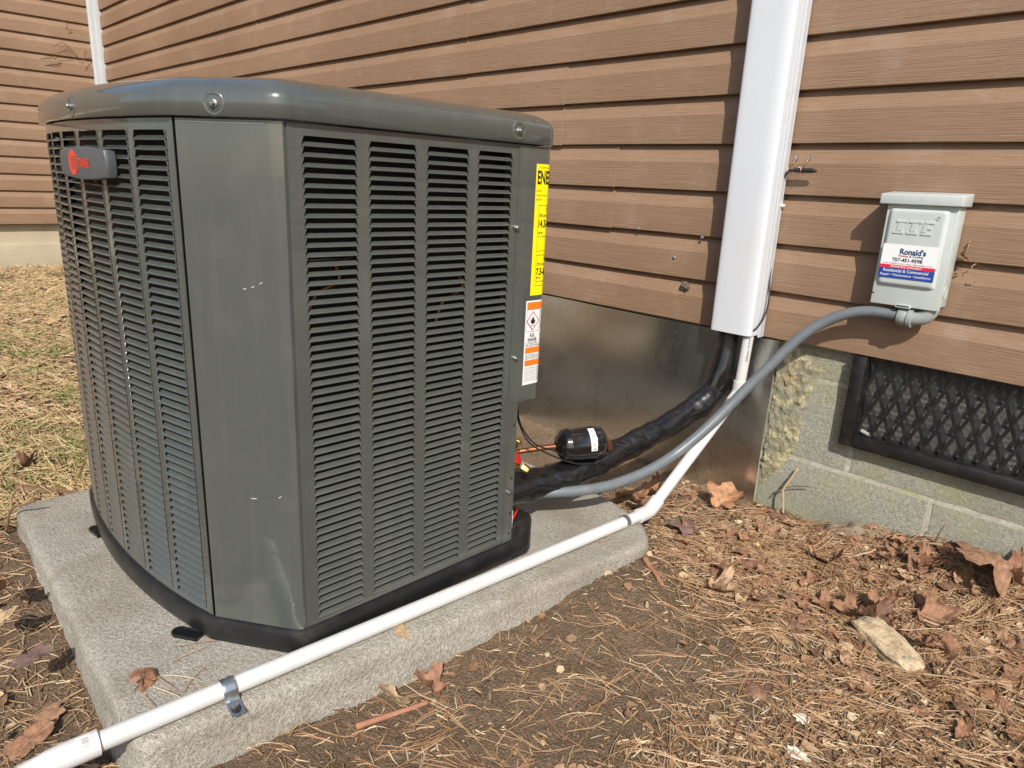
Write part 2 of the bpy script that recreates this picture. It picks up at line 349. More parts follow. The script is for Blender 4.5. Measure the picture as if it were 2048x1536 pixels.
g.f = [(j * nx_ + i, j * nx_ + i + 1, (j + 1) * nx_ + i + 1, (j + 1) * nx_ + i) for j in range(ny_ - 1) for i in range(nx_ - 1)]
o = g.build('ground', 'dirt', None, True, recalc=False); o['kind'] = 'structure'

# ================================================================== HOUSE
S = .1143; XL = -6.027
house = thing('house', (-2.5, .2, -.45), 'brown vinyl sided house with a grey concrete block foundation', 'house')
def link_sub(name, data, parent): return link(name, data, parent)
PROF = [(.0165, .0005), (.0012, .0), (.0002, .0012), (0.0, .0035), (.0004, .036), (.0006, .0705), (.0012, .0716), (.0188, S + .0035)]
def siding_panel(name, x0, x1, k0, wall, parent, lift=0.0, seed=0, drop=0.0):
    """one vinyl panel = two dutch lap courses; wall 'R' runs along x at y=0, wall 'L' runs along y at x=XL"""
    mb = MB(); n = max(2, int(abs(x1 - x0) / .07)); n = min(n, 90)
    for k in (k0, k0 + 1):
        rings = []
        for i in range(n + 1):
            x = x0 + (x1 - x0) * i / n; ring = []
            for (d, h) in PROF:
                wob = .0011 * fbm(x * 2.3 + seed, k * 3.7, 1.0, 2); wz = .0012 * fbm(x * 1.4, k * 5.1 + seed, 9.0, 2)
                zz = k * S + h + wz - (drop if h < .004 else 0); dd = d + wob - lift
                ring.append((x, dd, zz) if wall == 'R' else (XL - dd, x, zz + .0195))
            rings.append(ring)
        if lift: rings.append([(x + .0004, y + .0045, z) if wall == 'R' else (x, y, z) for x, y, z in rings[-1]])
        mb.loft(rings, False)
    return mb.build(name, 'siding', parent, True, 7, recalc=False)
wallR = link('siding_wall', bpy.data.meshes.new('siding_wall'), house)
mb = MB(); mb.box(XL - .1, 1.8, .021, .09, -.002, 2.6); wallR.data = bpy.data.meshes.new('siding_wall')
wallR.data.from_pydata(mb.v, [], mb.f); wallR.data.materials.append(MT['vent'])
seams = {0: -2.9, 2: -1.297, 4: -1.51, 6: -1.965, 8: -3.534, 10: -2.2, 12: -4.3, 14: -1.4, 16: -3.0, 18: -2.1, 20: -4.0}
for k0, xs in seams.items():
    siding_panel('siding_panel', XL + .02, xs, k0, 'R', wallR, .0030, k0 * 1.7, .0016)
    siding_panel('siding_panel', xs - .03, 1.8, k0, 'R', wallR, 0.0, k0 * 2.9 + 5)
wallL = link('siding_wall', bpy.data.meshes.new('siding_wall'), house)
mb = MB(); mb.box(XL - .09, XL - .021, -5, .0, -.09, 2.6)
wallL.data.from_pydata(mb.v, [], mb.f); wallL.data.materials.append(MT['vent'])
for k0 in range(-1, 21, 2): siding_panel('siding_panel', -5.0, -.02, k0, 'L', wallL, 0, k0 * .9)
mb = MB(); prof = [(XL - .01, -.062), (XL + .014, -.062), (XL + .018, -.05), (XL + .018, -.022), (XL + .028, -.018), (XL + .05, -.018), (XL + .062, -.014), (XL + .062, .01), (XL - .01, .01)]
mb.loft([[(x, y, z) for x, y in prof] for z in (-.09, 2.55)], True, True, True); mb.build('corner_post', 'white_trim', house, False)
# left foundation, parged
mb = MB(); mb.box(XL - .3, XL - .05, -5, .05, -.7, -.09); fl = mb.build('foundation_wall', 'parge', house)
mb = MB(); mb.box(XL - .3, XL - .028, -5.0, .03, -.7, -.235); bevel(mb.build('footing_course', 'parge', fl), .01, 2)
# right foundation: mortar core with one block object each
YF = .026
found = MB(); VX0, VX1, VZ0, VZ1 = -.552, -.16, -.205, -.004
found.box(XL, VX0, YF + .003, YF + .16, -.72, .004); found.box(VX1, 1.8, YF + .003, YF + .16, -.72, .004); found.box(VX0, VX1, YF + .003, YF + .16, -.72, VZ0)
fnd = found.build('foundation_wall', 'mortar', house)
def block(x0, x1, z0, z1):
    nx = max(2, int((x1 - x0) / .03)); nz = max(2, int((z1 - z0) / .03)); mb = MB()
    vs = []; fs = []
    for j in range(nz + 1):
        for i in range(nx + 1):
            x = x0 + (x1 - x0) * i / nx; z = z0 + (z1 - z0) * j / nz; e = min(i, nx - i, j, nz - j)
            jit = .0022 if e == 0 else 0
            vs.append((x + jit * fbm(z * 40, x * 30), YF - .0015 + (.0035 if e == 0 else 0) - .0012 * fbm(x * 18, z * 18), z + jit * fbm(x * 40, z * 30, 4)))
    for j in range(nz):
        for i in range(nx): fs.append((j * (nx + 1) + i, j * (nx + 1) + i + 1, (j + 1) * (nx + 1) + i + 1, (j + 1) * (nx + 1) + i))
    # skirt back into the mortar
    rim = [i for i in range(nx + 1)] + [(j) * (nx + 1) + nx for j in range(1, nz + 1)] + [nz * (nx + 1) + i for i in range(nx - 1, -1, -1)] + [j * (nx + 1) for j in range(nz - 1, 0, -1)]
    o0 = len(vs); vs += [(vs[r][0], YF + .012, vs[r][2]) for r in rim]
    for a in range(len(rim)): b = (a + 1) % len(rim); fs.append((rim[b], rim[a], o0 + a, o0 + b))
    mb.add(vs, fs); return mb.build('concrete_block', 'block', fnd, True, 50, recalc=False)
J1, J2, J3 = -.085, -.296, -.506; jt = .0062
def course(zlo, zhi, joints, lo=XL + .05, hi=1.75):
    xs = sorted([lo] + [j for j in joints if lo < j < hi] + [hi])
    for a, b in zip(xs, xs[1:]): block(a + jt, b - jt, zlo + jt, zhi - jt)
jA = [-.545 - .405 * i for i in range(1, 15)]; jB = [-.36 + .405 * i for i in range(-15, 6)]
course(J1, J1 + .09, [-.742 - .405 * i for i in range(0, 14)] + [-.40], hi=VX0 - .004)
course(J2, J1, jA, hi=-.545); block(-.545 + jt, -.14 - jt, J2 + jt, VZ0 - .012); block(-.14 + jt, .26, J2 + jt, J1 - jt); block(.27, .67, J2 + jt, J1 - jt)
course(J3, J2, jB)
block(-.14 + jt, .26, J1 + jt, -.001)
# yellow sealant smear on the blocks beside the sheet
mb = MB(); vs = []; fs = []; nxx, nzz = 46, 130; zt, zb = -.016, -.40
for j in range(nzz + 1):
    t = j / nzz; z = zt + (zb - zt) * t
    wd = .092 + .03 * fbm(z * 14, 2.2) - .05 * sstep(.45, 1, t)
    if t < .2: wd += .03 * (1 - t / .2)
    for i in range(nxx + 1):
        s_ = i / nxx; x = -.752 + wd * s_ + .006 * fbm(z * 60, 3.0)
        ed = min(1, (1 - s_) * 4) * min(1, t * 14) * min(1, (1 - t) * 5)
        y = YF - .001 - ed * (.0018 + .0045 * max(0, fbm(x * 55, z * 55, 1, 4) + .25) + .002 * abs(fbm(x * 150, z * 150, 5, 3))) + .003 * (1 - ed)
        vs.append((x, y, z))
for j in range(nzz):
    for i in range(nxx): a = j * (nxx + 1) + i; fs.append((a, a + 1, a + nxx + 2, a + nxx + 1))
mb.add(vs, fs); o = mb.build('sealant_patch', 'yellow_foam', fnd, True); o['label'] = 'lumpy yellow sealant smeared over the blocks beside the metal sheet'
# crawl space vent
mb = MB(); fx0, fx1, fz0, fz1 = -.568, -.150, -.218, -.002; fw = .030
mb.box(fx0, fx0 + fw, -.004, .05, fz0, fz1); mb.box(fx1 - fw, fx1, -.004, .05, fz0, fz1); mb.box(fx0 + fw, fx1 - fw, -.004, .05, fz0, fz0 + .030)
vent = bevel(mb.build('foundation_vent', 'vent', house), .003, 2)
mb = MB(); x0, x1, z0, z1 = fx0 + fw - .002, fx1 - fw + .002, fz0 + .028, -.001
def bar(mb, a, b, wv, y0, y1):
    a = Vector((a[0], 0, a[1])); b = Vector((b[0], 0, b[1])); t = (b - a).normalized(); nrm = Vector((-t.z, 0, t.x)) * wv
    P = [a + nrm, b + nrm, b - nrm, a - nrm]; mb.add([(p.x, y0, p.z) for p in P] + [(p.x, y1, p.z) for p in P], [(3, 2, 1, 0), (4, 5, 6, 7), (0, 1, 5, 4), (1, 2, 6, 5), (2, 3, 7, 6), (3, 0, 4, 7)])
dxs, dzs = .0362, .0905
for sgn, yy in ((1, .012), (-1, .0155)):
    sl = sgn * dzs / dxs
    for i in range(-12, 26):
        xb = -.503 + dxs * i; pts = []
        # line x = xb at z=-.178
        za, zb2 = z0, z1; xa = xb + (za + .178) / sl; xb_ = xb + (zb2 + .178) / sl
        if min(xa, xb_) > x1 or max(xa, xb_) < x0: continue
        def clip(xv, zv, xo, zo):
            if xv < x0: zv = zo + (zv - zo) * (x0 - xo) / (xv - xo); xv = x0
            if xv > x1: zv = zo + (zv - zo) * (x1 - xo) / (xv - xo); xv = x1
            return xv, zv
        A = clip(xa, za, xb_, zb2); B = clip(xb_, zb2, xa, za)
        bar(mb, A, B, .0034, yy, yy + .003)
mb.build('lattice', 'vent', vent)
mb = MB(); mb.add([(x0, .026, z0), (x1, .026, z0), (x1, .026, z1), (x0, .026, z1)], [(0, 1, 2, 3)]); mb.build('insect_screen', 'screen', vent)
for i in range(4):
    zc = -.165 + i * .046; mb = MB(); mb.box(x0, x1, .0, .003, -.022, .022, Matrix.Translation((0, .040, zc)) @ Matrix.Rotation(R(-10), 4, 'X')); mb.build('shutter_slat', 'damper', vent)
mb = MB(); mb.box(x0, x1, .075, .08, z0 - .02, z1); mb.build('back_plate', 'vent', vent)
mb = MB(); mb.tube([(x0 + .012, .018, z0 + .012), (x0 + .035, .016, z0 + .006)], .0045, 8); mb.build('hinge_pin', 'damper', vent)

# ================================================================== METAL SHEET on the foundation
mb = MB(); nx, nz = 60, 24; vs = []; fs = []; X0, X1, Z0, Z1 = -2.05, -.750, -.62, -.006
def sheet_y(x, z): 
    t = (x - X0) / (X1 - X0); b = .010 * math.exp(-((x + 1.02) / .25) ** 2 - ((z + .2) / .2) ** 2)
    return .006 - b - .012 * sstep(-.86, -.75, x) * sstep(-.1, -.4, z) + .0050 * fbm(x * 3.2, z * 3.5, 2, 2) - .004 * sstep(-.05, -.005, z) * math.sin(x * 9)
for j in range(nz + 1):
    for i in range(nx + 1):
        x = X0 + (X1 - X0) * i / nx; z = Z0 + (Z1 - Z0) * j / nz; vs.append((x, sheet_y(x, z), z))
nfr = len(vs); vs += [(x, y + .0012, z) for x, y, z in vs]
for j in range(nz):
    for i in range(nx): a = j * (nx + 1) + i; fs.append((a, a + 1, a + nx + 2, a + nx + 1)); fs.append((a + nfr, a + nx + 1 + nfr, a + nx + 2 + nfr, a + 1 + nfr))
for j in range(nz): a = j * (nx + 1) + nx; fs.append((a, a + nfr, a + nx + 1 + nfr, a + nx + 1))
for i in range(nx): a = nz * (nx + 1) + i; fs.append((a, a + 1, a + 1 + nfr, a + nfr))
mb.add(vs, fs); tag(mb.build('metal_sheet', 'galv', None, True, 60, recalc=False), 'shiny galvanised metal sheet covering the blocks below the siding', 'metal sheet')

# ================================================================== LINE SET COVER
cover = thing('line_cover', (-.84, -.03, .0), 'tall white vinyl line cover running up the siding', 'line cover')
CX0, CX1 = -.902, -.792
prof = [(CX0, -.004), (CX0, -.060), (CX0 + .0012, -.0645), (CX0 + .004, -.0675), (CX0 + .009, -.0688)]
for i in range(5): t = i / 4; prof.append((CX0 + .02 + (CX1 - CX0 - .05) * t, -.0690 - .0003 * math.sin(t * math.pi)))
prof += [(CX1 - .020, -.0686), (CX1 - .008, -.0662), (CX1 - .0025, -.0635), (CX1 - .0005, -.0605), (CX1, -.0570), (CX1, -.030), (CX1, -.004)]
inner = [(x + (.0022 if x < -.847 else -.0022), y + .0022 if y < -.01 else y) for x, y in prof]
mb = MB()
for zz in ((.006, 1.10), (1.102, 2.5)):
    A = [[(x, y, z) for x, y in prof] for z in zz]; B = [[(x, y, z) for x, y in inner] for z in zz]
    mb.loft(A, False); mb.loft(B, False); mb.loft([A[0], B[0]], False); mb.loft([A[1], B[1]], False)
mb.build('cover_shell', 'white_vinyl', cover, True, 40)
mb = MB(); mb.box(CX0 + .004, CX1 + .0045, -.012, -.004, -.0, 2.5); mb.box(CX1 + .0003, CX1 + .0045, -.030, -.011, .0, 2.5); bevel(mb.build('mounting_strip', 'white_vinyl', cover), .0012, 2)

# ================================================================== CONCRETE PAD
ZS = -.400
poly = [(-.870, -1.462), (-1.775, -1.440), (-1.80, -.330), (-.95, -.352), (-.835, -.385), (-.762, -.455)]
def pad_mesh():
    P = [Vector(p) for p in poly]; ctr = sum(P, Vector((0, 0))) / len(P); out = []
    # dense rounded outline
    n = len(P)
    for i in range(n):
        a, b, c = P[i - 1], P[i], P[(i + 1) % n]; r = .032
        p0 = b + (a - b).normalized() * r; p1 = b + (c - b).normalized() * r
        for k in range(7): t = k / 6; out.append(p0 * (1 - t) ** 2 + b * 2 * t * (1 - t) + p1 * t * t)
    dense = []
    for i in range(len(out)):
        a, b = out[i], out[(i + 1) % len(out)]; m = max(1, int((b - a).length / .012))
        for k in range(m): dense.append(a.lerp(b, k / m))
    return dense, ctr
dn, ctr = pad_mesh(); N = len(dn)
nrm = []
for i in range(N): t = (dn[(i + 1) % N] - dn[i - 1]).normalized(); nv = Vector((t.y, -t.x)); nrm.append(nv if nv.dot(dn[i] - ctr) > 0 else -nv)
lay = [(.014, -.56), (.012, -.50), (.010, -.465), (.008, -.448), (.004, -.436), (.004, -.426), (.003, -.4150), (.001, -.4080), (-.003, -.4035), (-.009, -.4010), (-.018, ZS)] + [(-.018 - .014 * i, ZS) for i in range(1, 34)]
mb = MB(); rings = []
for li, (off, z) in enumerate(lay):
    ring = []
    for i in range(N):
        p = dn[i] + nrm[i] * off if li < 11 else dn[i] + nrm[i] * -.018
        if li >= 11: p = p.lerp(ctr, min(1, (li - 10) / 34))
        a = 1.0 if li > 3 else .6
        dz = .0020 * fbm(p.x * 9, p.y * 9, z * 9, 3) + .0011 * fbm(p.x * 85, p.y * 85, z * 85, 3) * a
        d = (.004 * fbm(p.x * 7, p.y * 7, z * 16, 3) + .0022 * fbm(p.x * 60, p.y * 60, z * 60, 3)) if li < 11 else 0
        q = p + nrm[i] * d; ring.append((q.x, q.y, z + dz * (1 if li > 5 else .3)))
    rings.append(ring)
mb.loft(rings, True, False, True)
pad = tag(mb.build('concrete_pad', 'concrete', None, True, recalc=True), 'grey exposed aggregate concrete pad under the outdoor unit', 'concrete pad')

# ================================================================== HEAT PUMP
hp = thing('heat_pump', (-1.32, -1.02, ZS), 'dark grey outdoor heat pump unit with louvred sides on the concrete pad', 'heat pump')
AXC, AR, AYP = -1.37, 1.36, -1.341
def arc_y(x): return AYP + AR - math.sqrt(AR * AR - (x - AXC) ** 2)
OUT = [(-.90, -.712), (-.90, -.80), (-.90, -1.0), (-.90, -1.196), (-.9012, -1.2035), (-.9055, -1.2105), (-.913, -1.217), (-.965, -1.2535), (-1.022, -1.2925)]
OUT += [(-1.03 - .635 * i / 24, arc_y(-1.03 - .635 * i / 24)) for i in range(25)]
OUT += [(-1.70, -1.292), (-1.738, -1.26), (-1.746, -1.24), (-1.746, -.80), (-1.735, -.775), (-1.67, -.705), (-1.645, -.692), (-.925, -.692), (-.912, -.695), (-.904, -.702)]
def offset(poly, d):
    n = len(poly); out = []
    for i in range(n):
        a, b, c = Vector(poly[i - 1]), Vector(poly[i]), Vector(poly[(i + 1) % n])
        t1 = (b - a).normalized(); t2 = (c - b).normalized(); n1 = Vector((-t1.y, t1.x)); n2 = Vector((-t2.y, t2.x)); m = (n1 + n2).normalized()
        out.append(b + m * (d / max(.5, m.dot(n1))))
    return out
def oring(d):
    if d >= -.012: return offset(OUT, d)
    c = Vector((-1.323, -1.015)); k = -d - .012      # deeper rings shrink towards the centre so the corners never cross
    return [p + Vector((-(1 if p.x > c.x else -1) * min(1, abs(p.x - c.x) / .40), -(1 if p.y > c.y else -1) * min(1, abs(p.y - c.y) / .30))) * k for p in offset(OUT, -.012)]
def oloft(mb, lay, poly=None, cap0=False, cap1=False):
    mb.loft([[(p.x, p.y, z) for p in oring(d)] for d, z in lay], True, cap0, cap1); return mb
# lid
mb = oloft(MB(), [(-.004, .4062), (.0088, .4058), (.0100, .4070), (.0100, .4310), (.0092, .4345), (.0070, .4388), (.0032, .4430), (-.003, .4474), (-.010, .4514), (-.020, .4556), (-.034, .4592), (-.050, .4612), (-.068, .4618), (-.090, .4612), (-.110, .4570)])
mb.build('lid', 'paint', hp, True, 50)
# fan grille on top: wires
mb = MB(); cx, cy = -1.325, -1.015
for r_ in [.03 + .02 * i for i in range(11)]: mb.tube([(cx + r_ * 1.1 * math.cos(a * math.pi / 18), cy + r_ * math.sin(a * math.pi / 18), .4440 + .004 * (1 - r_ / .24)) for a in range(37)], .0016, 5, False)
for a in range(12): an = a * math.pi / 6; mb.tube([(cx + .03 * math.cos(an), cy + .03 * math.sin(an), .448), (cx + .255 * math.cos(an), cy + .232 * math.sin(an), .444)], .0018, 5, False)
mb.build('fan_grille', 'black_plastic', hp, True)
mb = oloft(MB(), [(-.03, .392), (-.11, .394)], cap1=True); mb.build('top_deck', 'coil', hp)
# base pan
mb = oloft(MB(), [(.001, ZS - .001), (.0055, ZS + .004), (.0075, ZS + .015), (.0085, -.372), (.0085, -.3635), (.0065, -.3575), (.0015, -.3545), (-.012, -.3535), (-.05, -.36)], cap0=True, cap1=True)
base = mb.build('base_pan', 'black_plastic', hp, True, 40)
mb = MB(); pl = [(-.893, -.752), (-.893, -.705), (-.905, -.683), (-1.06, -.683), (-1.06, -.752)]
mb.loft([[(x, y, z) for x, y in pl] for z in (-.399, -.330)] + [[(x * .99 - .012, y * .985 - .012, -.318) for x, y in pl]], True, True, True); bevel(mb.build('corner_riser', 'black_plastic', base), .006, 3)
mb = MB()
for (x, y, a) in ((-1.515, -1.336, 188), (-1.055, -1.318, 214)):
    d = Vector((math.cos(R(a)), math.sin(R(a)), 0)); q = Vector((-d.y, d.x, 0)); c0 = Vector((x, y, ZS + .003)); L = .042; ring = []
    sh = [(-.012, -.012), (L - .012, -.012)] + [(L - .012 + .012 * math.sin(t), -.012 * math.cos(t)) for t in [math.pi * k / 8 for k in range(1, 8)]] + [(L - .012, .012), (-.012, .012)]
    mbt = MB(); mbt.loft([[c0 + d * (u * k) + q * (v * k) + Vector((0, 0, h)) for u, v in sh] for h, k in ((-.003, .96), (.001, 1), (.0035, .96), (.0035, .8), (.002, .72))], True, True, True); mbt.build('hold_down_tab', 'black_gloss', base, True, 45)
# coil and interior
mb = oloft(MB(), [(-.032, -.352), (-.032, .392)]); mb.build('coil', 'coil', hp, True, 40)
for k, (y0_, z0_, z1_) in enumerate(((-1.17, .12, .22), (-.93, .10, .19))):
    mb = MB(); mb.tube(catmull([(-.929, y0_, z0_), (-.928, y0_ + .02, (z0_ + z1_) / 2), (-.929, y0_ + .06, z1_ - .03), (-.929, y0_ + .05, z1_)], 6), .0028, 7); mb.build('inner_tube', 'copper', hp, True)
mb = MB(); mb.tube([(-.918, -1.18, .222), (-.918, -1.08, .224)], .006, 8); mb.build('wire_harness', 'black_gloss', hp, True)
# rear wrap panel closing the far end and back
wrp = [Vector(p) for p in OUT[33:40]] + [Vector((-1.058, -.692))]
wi = [p + (Vector((-1.323, -1.0)) - p).normalized() * .02 for p in wrp]
mb = MB(); mb.loft([[(p.x, p.y, z) for p in wrp + wi[::-1]] for z in (-.3535, .4035)], True, True, True); mb.build('rear_panel', 'paint', hp, True, 30)
# corner panel
i0, i1 = 3, 8
cp = OUT[i0:i1 + 1]
mb = MB(); pz = (-.3535, .4035); cp3 = [Vector(p) for p in cp]
extra0 = Vector((-.90, -1.1975)); path = [Vector((-.9030, -1.1985))] + cp3[1:] 
outer = [p for p in path]; inn = []
for i, p in enumerate(path):
    t = (path[min(i + 1, len(path) - 1)] - path[max(i - 1, 0)]).normalized(); nv = Vector((-t.y, t.x)); inn.append(p - nv * .012)
outp = []
for i, p in enumerate(path):
    t = (path[min(i + 1, len(path) - 1)] - path[max(i - 1, 0)]).normalized(); nv = Vector((-t.y, t.x)); outp.append(p + nv * .0022)
ring = outp + inn[::-1]
mb.loft([[(p.x, p.y, z) for p in ring] for z in pz], True, True, True); cpan = mb.build('corner_panel', 'paint', hp, True, 30)
def on_chamfer(t, z, off=.0026):   # t 0..1 from right bend to left seam
    a = Vector((-.913, -1.217)); b = Vector((-1.022, -1.2925)); d = (b - a).normalized(); nv = Vector((-d.y, d.x)); p = a.lerp(b, t) + nv * off; return Vector((p.x, p.y, z))
mb = MB()
for (t0, z0_, t1, z1_, w_) in ((.36, .183, .08, .199, .00038), (.42, -.135, .35, -.134, .0006), (.08, -.128, .04, -.124, .0006)):
    for k in range(6):
        if k % 2 and t0 - t1 > .1: continue
        a = t0 + (t1 - t0) * k / 6; b = t0 + (t1 - t0) * (k + .8) / 6; za = z0_ + (z1_ - z0_) * (k / 6) ** 1.6; zb = z0_ + (z1_ - z0_) * ((k + .8) / 6) ** 1.6
        A, B = on_chamfer(a, za, .0027), on_chamfer(b, zb, .0027); up = Vector((0, 0, w_)); mb.add([A - up, B - up, B + up, A + up], [(0, 1, 2, 3)])
mb.build('paint_scratch', 'chalk', cpan)
mb = MB()
for (ta, tb) in ((.02, .98),): A, B = on_chamfer(ta, .3985, .0030), on_chamfer(tb, .3985, .0030); mb.add([A, B, B + Vector((0, 0, .0016)), A + Vector((0, 0, .0016))], [(0, 1, 2, 3)])
mb.build('worn_edge', 'screwm', cpan)
# louvre blade (shared mesh): s along, h up, n outwards
PITCH = .01333; ROWS = 55; ZTOP = .3885
def blade_mesh(name, W):
    """one pressed louvre: rolled lip at the sheet plane, blade running in and up, slanted sheet tabs closing the corners"""
    mb = MB(); hs = W / 2; sec = [(0.0, -.0009, 0.0), (-.0002, .0004, 0.0), (.0005, .0012, .0001), (.0016, .0004, .0004), (.0030, -.0018, .0010), (.0064, -.0066, .0014)]
    F = []; 
    for s_ in (-1, -.93, 0, .93, 1):
        e = .8 if abs(s_) == 1 else 1.0
        F.append([(s_ * hs - (ins if s_ > 0 else -ins if s_ < 0 else 0), n * (e if n > 0 else 1), h) for h, n, ins in sec])
    mb.loft(F, False)
    P = PITCH
    for sg in (-1, 1):
        a = hs * sg
        t = [(a, .0, .0016), (a, .0, P - .0002), (a - sg * .0052, .0, P - .0002), (a - sg * .0040, .0, P - .0008), (a - sg * .0034, .0, P - .0020)]
        mb.add(t, [(0, 1, 2, 3, 4)]); mb.add([(x, -.0011, z) for x, y, z in t], [(4, 3, 2, 1, 0)])
        mb.add([t[0], t[4], t[3], t[2]] + [(x, -.0011, z) for x, y, z in (t[0], t[4], t[3], t[2])], [(0, 1, 5, 4), (1, 2, 6, 5), (2, 3, 7, 6)])
    me = bpy.data.meshes.new(name); me.from_pydata([tuple(v) for v in mb.v], [], mb.f)
    bm = bmesh.new(); bm.from_mesh(me); bmesh.ops.remove_doubles(bm, verts=bm.verts, dist=1e-6); bmesh.ops.recalc_face_normals(bm, faces=bm.faces); bm.to_mesh(me); bm.free()
    me.materials.append(MT['paint']); shade(me, 35); return me
def sheet(mb, path, s_open, zt, zb, ztop, zbot, th=.0012):
    """path(s)->(point2d, normal2d); s_open list of (s0,s1); full s range in path.range"""
    s0, s1 = path.rng
    def slab_(a, b, z0, z1):
        n = max(1, int((b - a) / .02)); F = []; B = []
        for i in range(n + 1):
            p, nv = path(a + (b - a) * i / n); F.append((p, nv))
        r = [[(p.x, p.y, z0) for p, nv in F], [(p.x, p.y, z1) for p, nv in F], [(p.x - nv.x * th, p.y - nv.y * th, z1) for p, nv in F], [(p.x - nv.x * th, p.y - nv.y * th, z0) for p, nv in F]]
        mb.loft(r + [r[0]], False)
        for k in (0, -1): mb.add([r[0][k], r[1][k], r[2][k], r[3][k]], [(0, 1, 2, 3)])
    cuts = [s0] + [v for ab in s_open for v in ab] + [s1]
    for a, b in zip(cuts[0::2], cuts[1::2]): slab_(a, b, zb, zt)
    slab_(s0, s1, zt, ztop); slab_(s0, s1, zbot, zb)
class PR:   # right face, s = distance from y=-1.1965 towards +y
    rng = (0, .4215)
    def __call__(s, t): return Vector((-.8985, -1.1965 + t)), Vector((1, 0))
class PL:   # left face, s measured from x=-1.0265 leftwards (arc length ~ dx)
    rng = (0, .638)
    def __call__(s, t):
        x = -1.0245 - t; y = arc_y(x); nv = Vector((x - AXC, y - (AYP + AR))).normalized(); return Vector((x, y)) + nv * .0008, nv
pr, pl_ = PR(), PL()
WR = .0855; colsR = [(.0175 + .1035 * i, .0175 + .1035 * i + WR) for i in range(4)]
colsR = [(a, b if i < 3 else b - .006) for i, (a, b) in enumerate(colsR)]
WL = .0815; colsL = [(.0135 + .0945 * i, .0135 + .0945 * i + WL) for i in range(6)]; colsL.append((.5865, .628))
ZBOT = ZTOP - ROWS * PITCH
mb = MB(); sheet(mb, pr, colsR, ZTOP, ZBOT, .4035, -.3525)
mb.box(-.9115, -.8985, -1.1985, -1.1965, -.3525, .4035)
panR = mb.build('louvre_panel', 'paint', hp, True, 30)
mb = MB(); sheet(mb, pl_, colsL, ZTOP, ZBOT, .4035, -.3525); panL = mb.build('louvre_panel', 'paint', hp, True, 30)
mb = MB(); mb.box(-.9085, -.9045, -1.200, -1.194, -.352, .4035); mb.build('panel_gap', 'black_plastic', hp)
bR = blade_mesh('louvre', WR); bR4 = blade_mesh('louvre', WR - .006); bL = blade_mesh('louvre', WL); bL7 = blade_mesh('louvre', .0415)
def blade_mtx(path, sc_, z, flip):
    p, nv = path(sc_); t = Vector((-nv.y, nv.x)); return Matrix(((t.x, nv.x, 0, p.x), (t.y, nv.y, 0, p.y), (0, 0, 1, z), (0, 0, 0, 1)))
for c, (a, b) in enumerate(colsR):
    for r_ in range(ROWS):
        o = link('louvre', bR if c < 3 else bR4, panR); o.matrix_basis = blade_mtx(pr, (a + b) / 2, ZTOP - (r_ + 1) * PITCH, 0)
rest = MB(); cnt = 0
for c, (a, b) in enumerate(colsL):
    me = bL if c < 6 else bL7
    for r_ in range(ROWS):
        mt = blade_mtx(pl_, (a + b) / 2, ZTOP - (r_ + 1) * PITCH, 0)
        if cnt < 80: o = link('louvre', me, panL); o.matrix_basis = mt; cnt += 1
        else: rest.add([mt @ v.co for v in me.vertices], [tuple(p.vertices) for p in me.polygons])
o = rest.build('louvre_rows', 'paint', panL, True, 40, recalc=False); o['kind'] = 'stuff'
# control box corner cover (rounded corner), post below, recess wall
def cb_path(s):   # s from y=-.775 along +y, round corner r=.016, then along -x
    L1 = .068; r = .015; q = r * math.pi / 2
    if s < L1: return Vector((-.8965, -.775 + s)), Vector((1, 0))
    if s < L1 + q: a = (s - L1) / r; return Vector((-.8965 - r + r * math.cos(a), -.775 + L1 + r * math.sin(a))), Vector((math.cos(a), math.sin(a)))
    return Vector((-.8965 - r - (s - L1 - q), -.775 + L1 + r)), Vector((0, 1))
mb = MB(); ss = [0, .02, .04, .06, .068] + [.068 + .02356 * k / 8 for k in range(1, 9)] + [.13, .17, .22]
ring = [cb_path(s)[0] for s in ss] + [Vector((-1.05, -.775))]
mb.loft([[(p.x, p.y, z) for p in ring] for z in (-.060, .4035)], True, True, True); cbx = mb.build('control_box_cover', 'paint', hp, True, 25)
mb = MB(); mb.box(-.912, -.8965, -.775, -.751, -.352, -.0605); mb.box(-1.06, -.912, -.757, -.751, -.352, -.0605); mb.box(-1.06, -1.054, -.757, -.69, -.352, -.0605)
post = mb.build('corner_post', 'paint', hp)
for z_ in (-.105, -.215, -.29, -.335):
    mb = MB(); mb.lathe([(.0028, -.001), (.0028, .0004), (.0001, .0004)], (-.8965, -.7585, z_), (1, 0, 0), 10); mb.build('punched_hole', 'black_plastic', post)
def screw(pt, nrm_, parent, r=.0048, dish=0.0):
    pt = Vector(pt); nv = Vector(nrm_).normalized()
    if dish:
        mb = MB(); mb.lathe([(dish, -.0015), (dish * .94, .0002), (dish * .80, .0006), (dish * .66, .0001), (dish * .52, -.0012), (.0001, -.0014)], pt, nv, 24, False); mb.build('screw_dimple', 'paint', parent, True)
    mb = MB(); mb.lathe([(r * 1.35, -.002), (r * 1.35, .0012), (r * 1.2, .0018), (r * .9, .002)], pt, nv, 18); sc1 = mb.build('screw', 'screwm', parent, True, 35)
    mb = MB(); mb.lathe([(r * .86, .001), (r * .86, .0052), (r * .72, .0060), (.0004, .0061)], pt, nv, 6); mb.build('screw_head', 'screwm', sc1)
lidp = [ob for ob in hp.children if ob.name.startswith('lid')][0]
ch_n = Vector((.57, -.82, 0)); a_ = on_chamfer(.52, .4215, .0102); screw(a_, ch_n, lidp, .0042, .0165)
screw((-.8898, -.786, .4245), (1, 0, 0), lidp, .0042, .0165)
